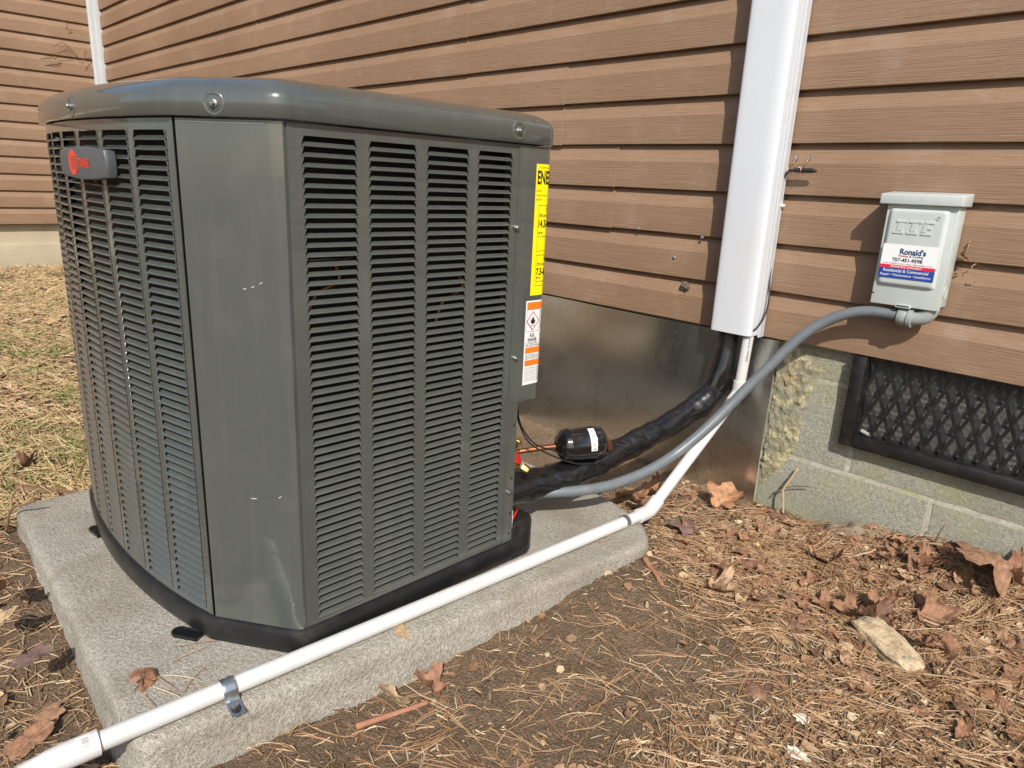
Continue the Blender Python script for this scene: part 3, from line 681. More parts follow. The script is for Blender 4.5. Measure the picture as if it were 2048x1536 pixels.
nv = Vector((-1.295 - AXC, arc_y(-1.295) - (AYP + AR))).normalized(); screw((-1.295 + nv.x * .0102, arc_y(-1.295) + nv.y * .0102, .4225), (nv.x, nv.y, 0), lidp, .0042, .0165)
for y_, z_, px_ in ((-.7765, .2655, -.8962), (-.7655, .029, -.8962), (-.7655, -.242, -.8962)): screw((px_, y_, z_), (1, 0, 0), cbx if z_ > -.06 else post, .0042)
# badge
bc = -1.262; nv = Vector((bc - AXC, arc_y(bc) - (AYP + AR))).normalized(); bo = Vector((bc, arc_y(bc), .3405)) + Vector((nv.x, nv.y, 0)) * .001
bt = Vector((-nv.y, nv.x, 0)); bt = bt if bt.x > 0 else -bt; bn = Vector((nv.x, nv.y, 0))
BW, BH = .096, .0245
def bout(k):
    pts = []
    for t in [-1 + 2 * i / 12 for i in range(13)]: pts.append((t * BW * .96, -(BH * (1 - .22 * t * t))))
    for t in [-1 + 2 * i / 6 for i in range(1, 6)]: pts.append((BW * (.96 + .04 * (1 - t * t)), t * BH * .78))
    for t in [1 - 2 * i / 12 for i in range(13)]: pts.append((t * BW * .96, BH * (1 - .22 * t * t)))
    for t in [1 - 2 * i / 6 for i in range(1, 6)]: pts.append((-BW * (.96 + .04 * (1 - t * t)), t * BH * .78))
    return [(x * k + (x > 0) * 0, y * (1 - (1 - k) * 3)) for x, y in pts]
mb = MB(); mb.loft([[bo + bt * x + Vector((0, 0, y)) + bn * h for x, y in bout(k)] for h, k in ((-.001, .985), (.008, 1.0), (.0115, .997), (.0135, .985), (.0142, .95))], True, True, True)
bad = mb.build('badge', 'badge', hp, True, 40)
def bpt(x, y, h=.0148): return bo + bt * x + Vector((0, 0, y)) + bn * h
mb = MB(); n = 28
ER, EH = .0165, .0190; ecx = -.036
def strip(y0, y1, xa, xb):
    P = [bpt(xa(y0), y0), bpt(xb(y0), y0), bpt(xb(y1), y1), bpt(xa(y1), y1)]; Q = [bpt(xa(y0), y0, .0138), bpt(xb(y0), y0, .0138), bpt(xb(y1), y1, .0138), bpt(xa(y1), y1, .0138)]
    mb.add(P + Q, [(0, 1, 2, 3), (0, 4, 5, 1), (1, 5, 6, 2), (2, 6, 7, 3), (3, 7, 4, 0)])
lx = lambda y: ecx - ER * math.sqrt(max(0, 1 - (y / EH) ** 2)); rx = lambda y: ecx + ER * math.sqrt(max(0, 1 - (y / EH) ** 2))
ys = [-EH + 2 * EH * i / 34 for i in range(35)]
for i in range(34):
    y0_, y1_ = ys[i], ys[i + 1]
    if abs((y0_ + y1_) / 2) > EH * .52: strip(y0_, y1_, lx, rx)
    else:
        strip(y0_, y1_, lx, lambda y: ecx - ER * .45)
        if i % 3 != 0: strip(y0_ + .0001, y1_ - .0001, lambda y: ecx - ER * .45, lambda y: min(rx(y) + .004, ecx + ER * 1.05))
mb.build('emblem', 'logo_red', bad, recalc=True)
text_obj('lettering', 'TRANE', .045, .0145, lambda a, b: bpt(-.0135 + a, -.0072 + b, .0150), 'logo_red', bad, .028)
# labels on the control box cover
def lab(s0, s1, z0, z1, name, mat, off=.0006, parent=None):
    mb = MB(); n = max(2, int((s1 - s0) / .003)); A = []; B = []
    for i in range(n + 1): p, nv = cb_path(s0 + (s1 - s0) * i / n); q = p + nv * off; A.append((q.x, q.y, z0)); B.append((q.x, q.y, z1))
    mb.loft([A, B], False); return mb.build(name, mat, parent or cbx, True)
def ltext(t, s0, s1, z0, z1, mat, par, bold=.01, off=.0011, name='lettering'):
    def fn(a, b): p, nv = cb_path(s0 + a); return (p.x + nv.x * off, p.y + nv.y * off, z0 + b)
    return text_obj(name, t, s1 - s0, z1 - z0, fn, mat, par, bold)
YS = .0415
yl = lab(YS, YS + .16, .1425, .3745, 'energy_label', 'lab_yellow'); yl['label'] = 'yellow energy label wrapped round the corner of the unit'
ltext('U.S. Government', YS + .006, YS + .030, .3675, .3705, 'ink', yl, .0)
ltext('ENERGYGUIDE', YS + .0035, YS + .112, .3400, .3640, 'ink', yl, .03)
for i, t in enumerate(('Heat Pump', 'Cooling and Heating', 'Split System')): ltext(t, YS + .002, YS + (.016, .028, .018)[i], .3270 - i * .0075, .3305 - i * .0075, 'ink', yl, .0)
def lframe(s0, s1, z0, z1, par, w_=.0006, mat='ink', off=.0010):
    lab(s0, s1, z0, z0 + w_, 'frame_line', mat, off, par); lab(s0, s1, z1 - w_, z1, 'frame_line', mat, off, par); lab(s0, s0 + w_, z0, z1, 'frame_line', mat, off, par)
lframe(YS + .010, YS + .15, .2230, .3040, yl); lframe(YS + .010, YS + .15, .1600, .2160, yl)
ltext('Cooling', YS + .030, YS + .055, .2935, .3005, 'ink', yl, .01); ltext('Efficiency Rating (SEER2)', YS + .013, YS + .078, .2825, .2895, 'ink', yl, .0)
ltext('14.3-17.0', YS + .012, YS + .054, .2650, .2790, 'ink', yl, .03)
ltext('Heating', YS + .030, YS + .055, .2060, .2125, 'ink', yl, .01); ltext('Efficiency Rating (HSPF2)', YS + .013, YS + .078, .1955, .2025, 'ink', yl, .0)
ltext('7.5-8.5', YS + .012, YS + .044, .1795, .1925, 'ink', yl, .03)
for z_ in (.2530, .1720):
    lab(YS + .013, YS + .14, z_ - .0045, z_ - .0039, 'scale_line', 'ink', .0010, yl)
    for k in range(5): lab(YS + .013 + k * .014, YS + .0137 + k * .014, z_ - .0045, z_ - .002, 'scale_tick', 'ink', .0010, yl)
    for k in range(2):
        c_ = YS + .0145 + k * .0065; P = [cb_path(c_ - .0025), cb_path(c_ + .0025), cb_path(c_)]
        mbx = MB(); mbx.add([(P[i][0].x + P[i][1].x * .0010, P[i][0].y + P[i][1].y * .0010, z_ + (.004, .004, 0)[i]) for i in range(3)], [(0, 1, 2)]); mbx.build('scale_arrow', 'ink', yl)
WS = .0325
wl = lab(WS, WS + .165, -.0285, .1330, 'warning_label', 'lab_white'); wl['label'] = 'white and orange flammable refrigerant warning label'
for z0_, z1_ in ((.1170, .1300), (.0330, .0440), (.0085, .0195)): lab(WS + .003, WS + .162, z0_, z1_, 'orange_band', 'orange', .0010, wl)
dc = Vector((WS + .0195, .0945))
def dia(r_, mat, off, nm):
    P = [(dc.x - r_ * .92, dc.y), (dc.x, dc.y - r_), (dc.x + r_ * .92, dc.y), (dc.x, dc.y + r_)]; mbx = MB(); vs = []
    for s_, z_ in P: p, nv = cb_path(s_); vs.append((p.x + nv.x * off, p.y + nv.y * off, z_))
    mbx.add(vs, [(0, 1, 2, 3)]); return mbx.build(nm, mat, wl)
dia(.0185, 'dia_red', .0011, 'hazard_border'); dia(.0160, 'lab_white', .0013, 'hazard_field')
fl_ = [(0, -.006), (.0045, -.0045), (.006, -.001), (.0048, .003), (.0035, .001), (.003, .0045), (.001, .009), (-.0005, .005), (-.002, .0065), (-.0035, .002), (-.005, .0045), (-.006, -.001), (-.0045, -.0045)]
mbx = MB(); mbx.add([(lambda P: (P[0].x + .0015, P[0].y, dc.y + q[1]))(cb_path(dc.x + q[0])) for q in fl_], [tuple(range(len(fl_)))]); mbx.build('flame_symbol', 'ink', wl)
lab(dc.x - .006, dc.x + .006, dc.y - .0095, dc.y - .0085, 'flame_line', 'ink', .0014, wl)
lframe(WS + .003, WS + .036, .0745, .1165, wl, .0005)
lab(WS + .0365, WS + .037, .0745, .1165, 'frame_line', 'ink', .001, wl)
ltext('A2L', WS + .0125, WS + .027, .0645, .0715, 'ink', wl, .02); ltext('R454B', WS + .0085, WS + .032, .0555, .0625, 'ink', wl, .02)
for i, t in enumerate(('FLAMMABLE GAS', 'USED IN THIS UNIT', 'TRAINED SERVICE', 'DO NOT PUNCTURE', 'REFRIGERANT TUBING')): ltext(t, WS + .040, WS + .115, .1085 - i * .0072, .1135 - i * .0072, 'ink', wl, .0)
ltext('DISPOSE OF PROPERLY', WS + .040, WS + .115, .0640, .0690, 'ink', wl, .0); ltext('ACCORDING TO CODE', WS + .040, WS + .115, .0560, .0610, 'ink', wl, .0)
ltext('LOCAL REGULATIONS', WS + .004, WS + .110, .0505, .0545, 'ink', wl, .0, name='lettering'); ltext('FLAMMABLE REFRIGERANT', WS + .004, WS + .122, .0452, .0495, 'ink', wl, .0)
for i in range(4): ltext('REFRIGERANT FLAMMABLE PROFESSIONAL', WS + .004, WS + .115, .0290 - i * .0026, .0306 - i * .0026, 'ink', wl, .0)
for i in range(6): ltext('CAUTION REFRIGERANT RISK OF FIRE', WS + .004, WS + .115, .0025 - i * .0048, .0046 - i * .0048, 'ink', wl, .0)
# service valves behind the post
mb = MB(); mb.lathe([(.001, 0), (.020, .001), (.0215, .004), (.020, .007), (.006, .009)], (-.985, -.668, -.222), (.45, .35, .55), 20); mb.build('valve_tag', 'red', hp, True, 40)
for (p_, ax_) in (((-.982, -.664, -.197), (.3, .2, .9)), ((-.962, -.662, -.237), (.75, .35, -.45))):
    mb = MB(); mb.lathe([(.0085, 0), (.0085, .014), (.007, .0165), (.0005, .017)], p_, ax_, 6); mb.build('valve_cap', 'brass', hp, True, 30)
mb = MB(); mb.lathe([(.013, 0), (.013, .05)], (-1.0, -.70, -.245), (.25, .8, .1), 12); mb.lathe([(.010, 0), (.010, .055)], (-1.0, -.70, -.29), (.25, .8, .0), 12); mb.build('valve_body', 'brass', hp, True, 40)
mb = MB(); mb.tube([(-.905, -.742, -.312), (-.925, -.705, -.306)], .0022, 6); mb.build('red_wire', 'red', hp, True)
mb = MB(); mb.box(-.905, -.9, -.7495, -.746, -.345, -.290); mb.build('white_tie', 'pvc', hp)
for k in (0, 1):
    mb = MB(); mb.tube(catmull([(-.955 + k * .004, -.70, -.055), (-.962, -.69 + k * .004, -.095), (-.974 + k * .004, -.665, -.145), (-.972 + k * .008, -.63 + k * .006, -.196), (-.955, -.575 + k * .01, -.232 + k * .008), (-.938, -.52, -.258), (-.925, -.47, -.268)], 8), .0018, 6); mb.build('control_wire', 'cable', hp, True)

# ================================================================== PVC DRAIN PIPE
drain = thing('drain_pipe', (-.86, -.9, ZS), 'long white plastic drain pipe lying along the pad and rising to the line cover', 'drain pipe')
pr_ = .01335; PZ = ZS + pr_ + .0008
A0 = Vector((-.8945, -1.512, PZ)); A1 = Vector((-.8325, -.362, PZ)); U0 = Vector((-.812, -.046, -.148)); U1 = Vector((-.806, -.044, .03))
mb = MB(); mb.tube([A0, A0.lerp(A1, .5), A1], pr_, 24); mb.build('pipe', 'pvc', drain, True, 60)
mb = MB(); mb.tube([A1, U0], pr_, 24); mb.build('pipe', 'pvc', drain, True, 60)
mb = MB(); mb.tube([U0, U1], pr_, 24); mb.build('pipe', 'pvc', drain, True, 60)
def elbow(P0, V, P1, name, L=.030, ro=.0172, bend=.022, mat='pvc'):
    d0 = (P0 - V).normalized(); d1 = (P1 - V).normalized(); pts = [V + d0 * (bend + L), V + d0 * bend]
    for k in range(1, 8): t = k / 8; a = V + d0 * bend; b = V + d1 * bend; pts.append(a * (1 - t) ** 2 + V * 2 * t * (1 - t) + b * t * t)
    pts += [V + d1 * bend, V + d1 * (bend + L)]
    mb = MB(); mb.tube(pts, [ro] * 2 + [ro * .985] * 7 + [ro] * 2, 24); return mb.build(name, mat, drain, True, 60)
elbow(A0.lerp(A1, .5), A1, U0, 'elbow_fitting', .022, .0168, .016)
elbow(A1, U0, U1, 'elbow_fitting', .020, .0166, .014)
e0 = Vector((-.8985, -1.560, PZ - .004)); e1 = Vector((-.925, -1.66, -.475)); d0 = (A1 - A0).normalized()
mb = MB(); mb.tube([A0 + d0 * .012, A0 + d0 * .0105, A0 - d0 * .030] + [p for p in catmull([A0 - d0 * .030, e0, Vector((-.912, -1.60, -.412)), e1], 6)][1:], .0172, 24); ef = mb.build('end_fitting', 'pvc', drain, True, 60)
# barcode sticker on the fitting
def fit_pt(u, a):  # u along axis back from the collar, a angle from top
    c = A0 + d0 * (.008 - u); side = Vector((d0.y, -d0.x, 0)).normalized(); return c + side * math.sin(a) * .0176 + Vector((0, 0, 1)) * math.cos(a) * .0176
mb = MB(); mb.loft([[fit_pt(u, a) for a in (-.1, .15, .4, .65, .9, 1.15)] for u in (.004, .022)], False); stk = mb.build('fitting_sticker', 'lab_white', ef, True)
mb = MB(); random.seed(3)
for k in range(16):
    a0 = .15 + k * .052; wv = random.choice((.008, .016, .022)); q = [fit_pt(u, a) for u, a in ((.007, a0), (.015, a0), (.015, a0 + wv), (.007, a0 + wv))]; mb.add([p + Vector((.0002, -.0002, .0003)) for p in q], [(0, 1, 2, 3)])
mb.build('barcode', 'ink', stk)
vs, fs = text_verts('Silver-Line', .060, .0055, .0, .3)
mb = MB(); mb.add([(-.806 + .0138 * math.sin(R(50) - b / .0138), -.044 - .0138 * math.cos(R(50) - b / .0138), -.060 + a) for a, b in vs], fs); mb.build('pipe_print', 'conduit', drain)
# ================================================================== PIPE STRAPS
def strap(t, mat, lbl, tab=True, w_=.020):
    c = A0.lerp(A1, t); side = Vector((d0.y, -d0.x, 0)).normalized()   # towards +x
    th = thing('pipe_strap', (c.x, c.y, ZS), lbl, 'pipe strap', None); rr = pr_ + .0012; mb = MB(); prof = []
    for k in range(15): a = R(-100 + 200 * k / 14); prof.append(side * math.sin(a) * rr + Vector((0, 0, math.cos(a) * rr)))
    if tab: prof += [side * (rr + .004) + Vector((0, 0, -pr_ + .0030)), side * (rr + .028) + Vector((0, 0, -pr_ - .0045))]
    F = [[c + d0 * s_ + p for p in prof] for s_ in (-w_ / 2, -w_ / 4, 0, w_ / 4, w_ / 2)]
    for i, row in enumerate(F):
        bulge = (.0, .0012, .0, .0012, .0)[i] if tab else 0
        F[i] = [p + (p - (c + d0 * (-w_ / 2 + w_ / 4 * i))).normalized() * bulge if k < 15 else p for k, p in enumerate(row)]
    G = [[p + Vector((0, 0, .0)) + (p - c).normalized() * -.0010 for p in row] for row in F]
    mb.loft(F, False); mb.loft(G, False)
    for e in (0, -1): mb.loft([F[e], G[e]], False)
    mb.loft([[r[-1] for r in F], [r[-1] for r in G]], False); mb.build('band', mat, th, True, 40)
    if tab:
        pc = c + side * (rr + .017) + Vector((0, 0, -pr_ + .0002)); mb = MB(); mb.lathe([(.0068, -.0006), (.0068, .0004), (.0003, .0004)], pc, (0, 0, 1), 14); mb.build('bolt_hole', 'ink', th)
        mb = MB(); mb.lathe([(.0046, 0), (.0046, .004), (.0038, .0062), (.0003, .0065)], pc - d0 * .001 - side * .0015, (.1, .1, 1), 6); mb.build('screw', 'zinc', th, True, 30)
    else:
        pc = c + side * math.sin(1.2) * (rr + .0006) + Vector((0, 0, math.cos(1.2) * (rr + .0006))); mb = MB(); mb.lathe([(.0022, 0), (.0022, .001), (.0002, .0012)], pc, (.8, 0, .5), 10); mb.build('strap_hole', 'zinc', th)
strap(.155, 'zinc', 'bright zinc strap with a screw tab clamping the white pipe to the pad')
strap(.925, 'strap_dark', 'dark metal strap over the white pipe near its elbow', False, .012)

# ================================================================== INSULATED LINE SET
ls = thing('insulated_line', (-.95, -.45, -.30), 'black plastic wrapped refrigerant line drooping from the cover to the unit', 'refrigerant line')
path = resample(catmull([(-.863, -.0365, .03), (-.863, -.037, -.04), (-.866, -.048, -.10), (-.872, -.064, -.155)], 8), .006)
mb = MB(); mb.tube(path, [.0285 + .006 * sstep(.2, .8, i / len(path)) for i in range(len(path))], 26, True, lambda i, j, a, p, r: r * (1 + .02 * fbm(p.z * 20, a, 0) + (.16 if j == 19 else 0)) * (1 - .25 * sstep(len(path) * .55, len(path), i) * abs(math.sin(a))))
mb.build('upright_sleeve', 'black_gloss', ls, True)
path2 = resample(catmull([(-.872, -.062, -.150), (-.882, -.105, -.182), (-.905, -.19, -.222), (-.922, -.27, -.248), (-.938, -.36, -.270), (-.950, -.45, -.286), (-.968, -.54, -.298), (-.990, -.62, -.303), (-1.005, -.68, -.304)], 10), .005)
nP = len(path2)
def wr(i, j, a, p, r):
    t = i / nP; k = 1 + .13 * fbm(t * 11, math.cos(a) * 1.3, math.sin(a) * 1.3, 3) + .10 * math.sin(t * 70 + 3 * math.sin(a)) * max(0, fbm(t * 14, a * .4, 5, 2) + .2)
    sag = 1.0 + .30 * max(0, math.sin(a)) if t > .55 else 1.0
    if j == 21: k += .22
    if j in (20, 22): k += .03
    return r * k * (.80 + .20 * abs(math.cos(a)) if t > .62 else .92)
mb = MB(); mb.tube(path2, [.0325 + .0085 * sstep(.55, .95, i / nP) + .005 * math.exp(-((i / nP - .06) / .07) ** 2) for i in range(nP)], 28, True, wr)
mb.build('wrapped_sleeve', 'black_gloss', ls, True)
# ================================================================== FILTER DRIER
fd = thing('filter_drier', (-.945, -.49, -.245), 'black cylindrical filter drier with a white label resting on the wrapped line', 'filter drier')
c0 = Vector((-.976, -.545, -.2235)); c1 = Vector((-.919, -.439, -.217)); ax = (c1 - c0).normalized(); L = (c1 - c0).length; r_ = .0385
mb = MB(); mb.lathe([(.0085, -.001), (.014, .002), (.024, .006), (.0335, .013), (.0375, .021), (r_ * .985, .027), (r_, .028), (r_, .032), (r_ * .985, .033), (r_ * .985, L - .034), (r_, L - .033), (r_, L - .029), (r_ * .98, L - .028), (.0365, L - .02), (.0325, L - .010), (.022, L - .003), (.008, L)], c0, ax, 40)
fb = mb.build('canister', 'black_enamel', fd, True, 50)
upv = Vector((0, 0, 1)); sv = ax.cross(upv).normalized(); uv = sv.cross(ax).normalized()
def cyl(u, a, off=.0005): return c0 + ax * u + (sv * math.cos(a) + uv * math.sin(a)) * (r_ * .985 + off)
dirc = Vector((0, -1.654, .34)) - (c0 + c1) / 2; a_c = math.atan2(dirc.dot(uv), dirc.dot(sv))
mb = MB(); mb.loft([[cyl(u, a_c + t) for t in (-.55, -.4, -.2, 0, .2, .4, .6, .8, .95)] for u in (L * .60, L * .72)], False); lb = mb.build('drier_label', 'lab_white', fb, True)
mb = MB(); random.seed(5)
for k in range(14):
    a = a_c - .48 + k * .095; wv = .03 if k % 3 else .05; u0 = L * (.62 + .03 * random.random()); u1 = L * (.67 + .04 * random.random()); mb.add([cyl(u0, a, .001), cyl(u1, a, .001), cyl(u1, a + wv, .001), cyl(u0, a + wv, .001)], [(0, 1, 2, 3)])
mb.build('label_print', 'conduit', lb)
mb = MB(); mb.tube([c0 + ax * .002, c0 - ax * .035, c0 - ax * .07 + Vector((-.004, -.01, -.002)), c0 - ax * .125 + Vector((-.008, -.02, -.006))], [.0062, .0062, .0058, .0058], 14); mb.build('copper_stub', 'copper', fd, True, 50)
mb = MB(); mb.tube([c1, c1 + ax * .010 + Vector((0, .0, -.004)), c1 + ax * .022 + Vector((-.012, .004, -.026))], .0065, 10); mb.build('copper_stub', 'copper', fd, True, 50)
# ================================================================== CONDUIT
cd = thing('conduit', (-.80, -.25, -.25), 'grey flexible conduit curving from the switch box down to the unit', 'conduit')
pts = [(-.474, -.040, .107), (-.500, -.041, .1085), (-.540, -.046, .107), (-.586, -.052, .0935), (-.632, -.062, .064), (-.668, -.077, .027), (-.708, -.098, -.034), (-.748, -.125, -.099), (-.783, -.16, -.163), (-.815, -.205, -.222), (-.842, -.26, -.268), (-.862, -.33, -.297), (-.882, -.40, -.313), (-.900, -.47, -.318), (-.935, -.55, -.318), (-.985, -.63, -.313), (-1.03, -.68, -.31)]
cpth = resample(catmull(pts, 14), .0014)
mb = MB(); mb.tube(cpth, [.0122 + .00035 * math.sin(i * .0014 / .0042 * 2 * math.pi) for i in range(len(cpth))], 16); mb.build('flexible_tube', 'conduit', cd, True)
mb = MB(); mb.lathe([(.0175, 0), (.0185, .002), (.0185, .017), (.0175, .0185)], (-.462, -.040, .106), (-1, -.01, .03), 24); nut = mb.build('clamp_nut', 'fitting', cd, True, 40)
mb = MB(); mb.lathe([(.0195, -.0105), (.0205, -.0095), (.0205, -.0015), (.0195, -.0005)], (-.462, -.040, .106), (-1, -.01, .03), 24); mb.build('nut_flange', 'fitting', nut, True, 40)
mb = MB(); mb.tube(catmull([(-.456, -.040, .106), (-.445, -.0395, .107), (-.432, -.038, .112), (-.424, -.036, .122), (-.421, -.035, .140)], 8), [.0150] * 33, 18); mb.build('elbow_connector', 'fitting', cd, True, 60)

# ================================================================== DISCONNECT BOX
bx = thing('switch_box', (-.475, -.03, .13), 'light grey metal disconnect switch box with a company sticker on the siding', 'switch box')
X0, X1, Z0, Z1 = -.537, -.4065, .1285, .336; D0, D1 = -.003, -.055
mb = MB(); mb.box(X0 + .003, X1, D1 + .004, D0, Z0 + .006, Z1 + .012); body = bevel(mb.build('box_body', 'boxgrey', bx), .0015, 2)
mb = MB(); mb.box(X0, X1 + .0015, D1, D1 + .006, Z0, Z1); mb.box(X0, X0 + .0025, D1 + .006, D1 + .02, Z0, Z1 - .02); door = bevel(mb.build('box_door', 'boxgrey', bx), .0018, 3)
# raised pan on the door
def pan(x0, x1, z0, z1, y0, y1, r, ins):
    mb = MB()
    def ring(i, y):
        a0, a1, b0, b1 = x0 + i, x1 - i, z0 + i, z1 - i; out = []
        for cx_, cz_, s in ((a1 - r, b0 + r, -90), (a1 - r, b1 - r, 0), (a0 + r, b1 - r, 90), (a0 + r, b0 + r, 180)):
            for k in range(6): a = R(s + 18 * k); out.append((cx_ + r * math.cos(a), y, cz_ + r * math.sin(a)))
        return out
    mb.loft([ring(0, y0), ring(ins * .25, y0 - (y0 - y1) * .35), ring(ins * .7, y0 - (y0 - y1) * .9), ring(ins, y1), ring(ins + .003, y1 - .0002)], True, False, True); return mb.build('raised_panel', 'boxgrey', door, True, 60)
pan(-.5305, -.4195, .169, .3275, D1, D1 - .0072, .006, .007)
YP = D1 - .0075
# hood
mb = MB(); mb.loft([[(-.551, D1 - .0105, .3335), (-.3985, D1 - .0105, .3345), (-.3985, -.001, .3345), (-.551, -.001, .3335)], [(-.551, D1 - .0105, .3535), (-.3985, D1 - .0105, .3545), (-.3985, -.001, .3605), (-.551, -.001, .3595)]], True, True, True); bevel(mb.build('rain_hood', 'boxgrey', bx), .0018, 3)
mb = MB(); mb.lathe([(.0135, -.0004), (.0135, .0004), (.0128, .0006), (.0124, .0001), (.0119, .0001), (.0115, .0004), (.0003, .0004)], (X1 + .0005, -.030, .166), (1, 0, 0), 24); mb.build('knockout', 'boxgrey', body, True, 30)
mb = MB(); mb.box(-.486, -.456, D1 - .0032, D1 + .001, .1262, .1325); sl = bevel(mb.build('latch', 'boxgrey', door), .001, 2)
mb = MB(); mb.box(-.483, -.459, D1 - .0036, D1 - .0030, .1290, .1315); mb.build('latch_slot', 'ink', sl)
mb = MB(); mb.box(X0 - .0004, X0 + .005, D1 - .0004, D1 + .004, .1490, .1515); mb.build('side_slot', 'ink', door)
# embossed letters (stencil style I-T-E) made of bars
mb = MB()
def eb(x0, x1, z0, z1): 
    sh = .18; f = lambda x, z: x + (z - .276) * sh
    mb.add([(f(x0, z0), YP, z0), (f(x1, z0), YP, z0), (f(x1, z1), YP, z1), (f(x0, z1), YP, z1), (f(x0 + .0008, z0 + .0008), YP - .0016, z0 + .0008), (f(x1 - .0008, z0 + .0008), YP - .0016, z0 + .0008), (f(x1 - .0008, z1 - .0008), YP - .0016, z1 - .0008), (f(x0 + .0008, z1 - .0008), YP - .0016, z1 - .0008)], [(4, 5, 6, 7), (0, 1, 5, 4), (1, 2, 6, 5), (2, 3, 7, 6), (3, 0, 4, 7)])
zb, zt = .2755, .3035
eb(-.517, -.495, zb, zb + .0055); eb(-.512, -.500, zb + .0055, zt - .0055); eb(-.517, -.495, zt - .0055, zt)
eb(-.493, -.467, zt - .0055, zt); eb(-.486, -.4745, zb + .0055, zt - .0055); eb(-.491, -.469, zb, zb + .0055)
eb(-.464, -.445, zt - .0055, zt); eb(-.464, -.455, zb + .0055, zt - .0055); eb(-.4545, -.447, zb + .0115, zb + .0165); eb(-.464, -.443, zb, zb + .0055)
mb.build('embossed_letters', 'boxgrey', door)
mb = MB(); mb.lathe([(.0042, 0), (.0042, .001), (.0033, .001), (.0033, 0)], (-.4365, YP, .3105), (0, -1, 0), 18, False); mb.build('registered_mark', 'boxgrey', door, True, 30)
text_obj('registered_letter', 'R', .0026, .0034, lambda a, b: (-.4378 + a, YP - .0006, .3088 + b), 'fitting', door)
# sticker
sx0, sx1, sz0, sz1 = -.5285, -.4235, .1855, .2545; YK = YP - .0006
mb = MB(); mb.box(sx0, sx1, YK, YK + .0005, sz0, sz1); stk = mb.build('company_sticker', 'lab_white', door)
mb = MB(); mb.box(sx0, sx1, YK - .0003, YK - .0001, .2065, .2130); mb.build('red_band', 'st_red', stk)
mb = MB(); mb.box(sx0, sx1, YK - .0003, YK - .0001, sz0, .2063); mb.build('blue_band', 'st_blue', stk)
def stx(t, x0, x1, z0, z1, mat, bold=.012, sh=0.0): text_obj('lettering', t, x1 - x0, z1 - z0, lambda a, b: (x0 + a, YK - .0006, z0 + b), mat, stk, bold, sh)
stx("Ronald's", -.4945, -.4455, .2350, .2475, 'st_navy', .03); stx('Heating', -.4960, -.4775, .2290, .2345, 'st_red', .012); stx('& Cooling', -.4750, -.4495, .2290, .2345, 'st_navy', .012)
stx('757-451-9598', -.5065, -.4495, .2200, .2275, 'ink', .022); stx('www.ronaldhvac.com | support@ronaldhvac.com', -.5235, -.4290, .2142, .2176, 'ink', .0)
stx('FINANCING AVAILABLE!', -.5080, -.4480, .2078, .2116, 'lab_white', .01, .3); stx('Residential & Commercial', -.5200, -.4345, .1985, .2048, 'lab_white', .008); stx('Repair \u2022 Maintenance \u2022 Installation', -.5245, -.4290, .1890, .1950, 'lab_white', .006)

# ================================================================== SENSOR CABLE + small wall bits
sp = thing('sensor_probe', (-.75, -.02, .397), 'black sensor probe wired to two screws on the siding beside the line cover', 'sensor')
mb = MB(); mb.tube([(-.768, -.022, .3965), (-.764, -.022, .397), (-.722, -.022, .397), (-.712, -.022, .3955)], [.0028, .0052, .0052, .0025], 12); mb.build('probe', 'cable', sp, True, 50)
for k in (0, 1):
    mb = MB(); mb.tube(catmull([(-.765, -.021, .397 + .002 * k), (-.779, -.019, .392 + .003 * k), (-.789, -.014, .378), (-.7915, -.010, .350), (-.791, -.008, .30)], 6), .0021, 7); mb.build('lead', 'cable', sp, True)
mb = MB(); mb.tube(catmull([(-.7895, -.012, .17), (-.786, -.018, .14), (-.777, -.026, .10), (-.776, -.034, .065), (-.784, -.046, .032), (-.80, -.058, .013), (-.825, -.064, .003)], 8), .0022, 7); mb.build('lead', 'cable', sp, True)
for x_ in (-.772, -.742):
    mb = MB(); mb.lathe([(.0045, 0), (.0045, .0015), (.0035, .0035), (.0004, .0040)], (x_, -.0005, .4255), (0, -1, .1), 10); mb.build('screw', 'zinc', sp, True, 40)
    mb = MB(); mb.tube(catmull([(x_, -.003, .424), (x_ - .003, -.012, .412), (x_ - .004, -.026, .404), (x_ - .003, -.0285, .394), (x_ - .002, -.018, .389), (x_, -.014, .397)], 5), .0007, 5); mb.build('tie_wire', 'wire', sp, True)
mb = MB(); mb.tube([(-.776, -.026, .405), (-.745, -.026, .4035)], .0007, 5); mb.build('tie_wire', 'wire', sp, True)
mb = MB(); mb.box(-.793, -.781, -.016, -.002, .314, .321); bevel(tag(mb.build('cable_clip', 'pvc'), 'small white clip against the edge of the line cover', 'clip'), .001, 2)
def lump(name, c, r, mat, lbl, cat, sq=(1, 1, 1), seed=0, amp=.3, sub=3, boxy=1.0):
    bm = bmesh.new(); bmesh.ops.create_icosphere(bm, subdivisions=sub, radius=1)
    for v in bm.verts:
        if boxy != 1: v.co = Vector([math.copysign(abs(q) ** boxy, q) for q in v.co])
        k = 1 + amp * fbm(v.co.x * 2 + seed, v.co.y * 2, v.co.z * 2); v.co = Vector((v.co.x * sq[0], v.co.y * sq[1], v.co.z * sq[2])) * r * k
    me = bpy.data.meshes.new(name); bm.to_mesh(me); bm.free(); me.materials.append(MT[mat]); shade(me, 60); o = link(name, me); o.location = c; return tag(o, lbl, cat)
lump('mud_nest', (-1.029, -.001, .094), .013, 'mud', 'small dark mud wasp nest stuck to the siding', 'mud nest', (1.1, .45, .8), 2.0, .55)
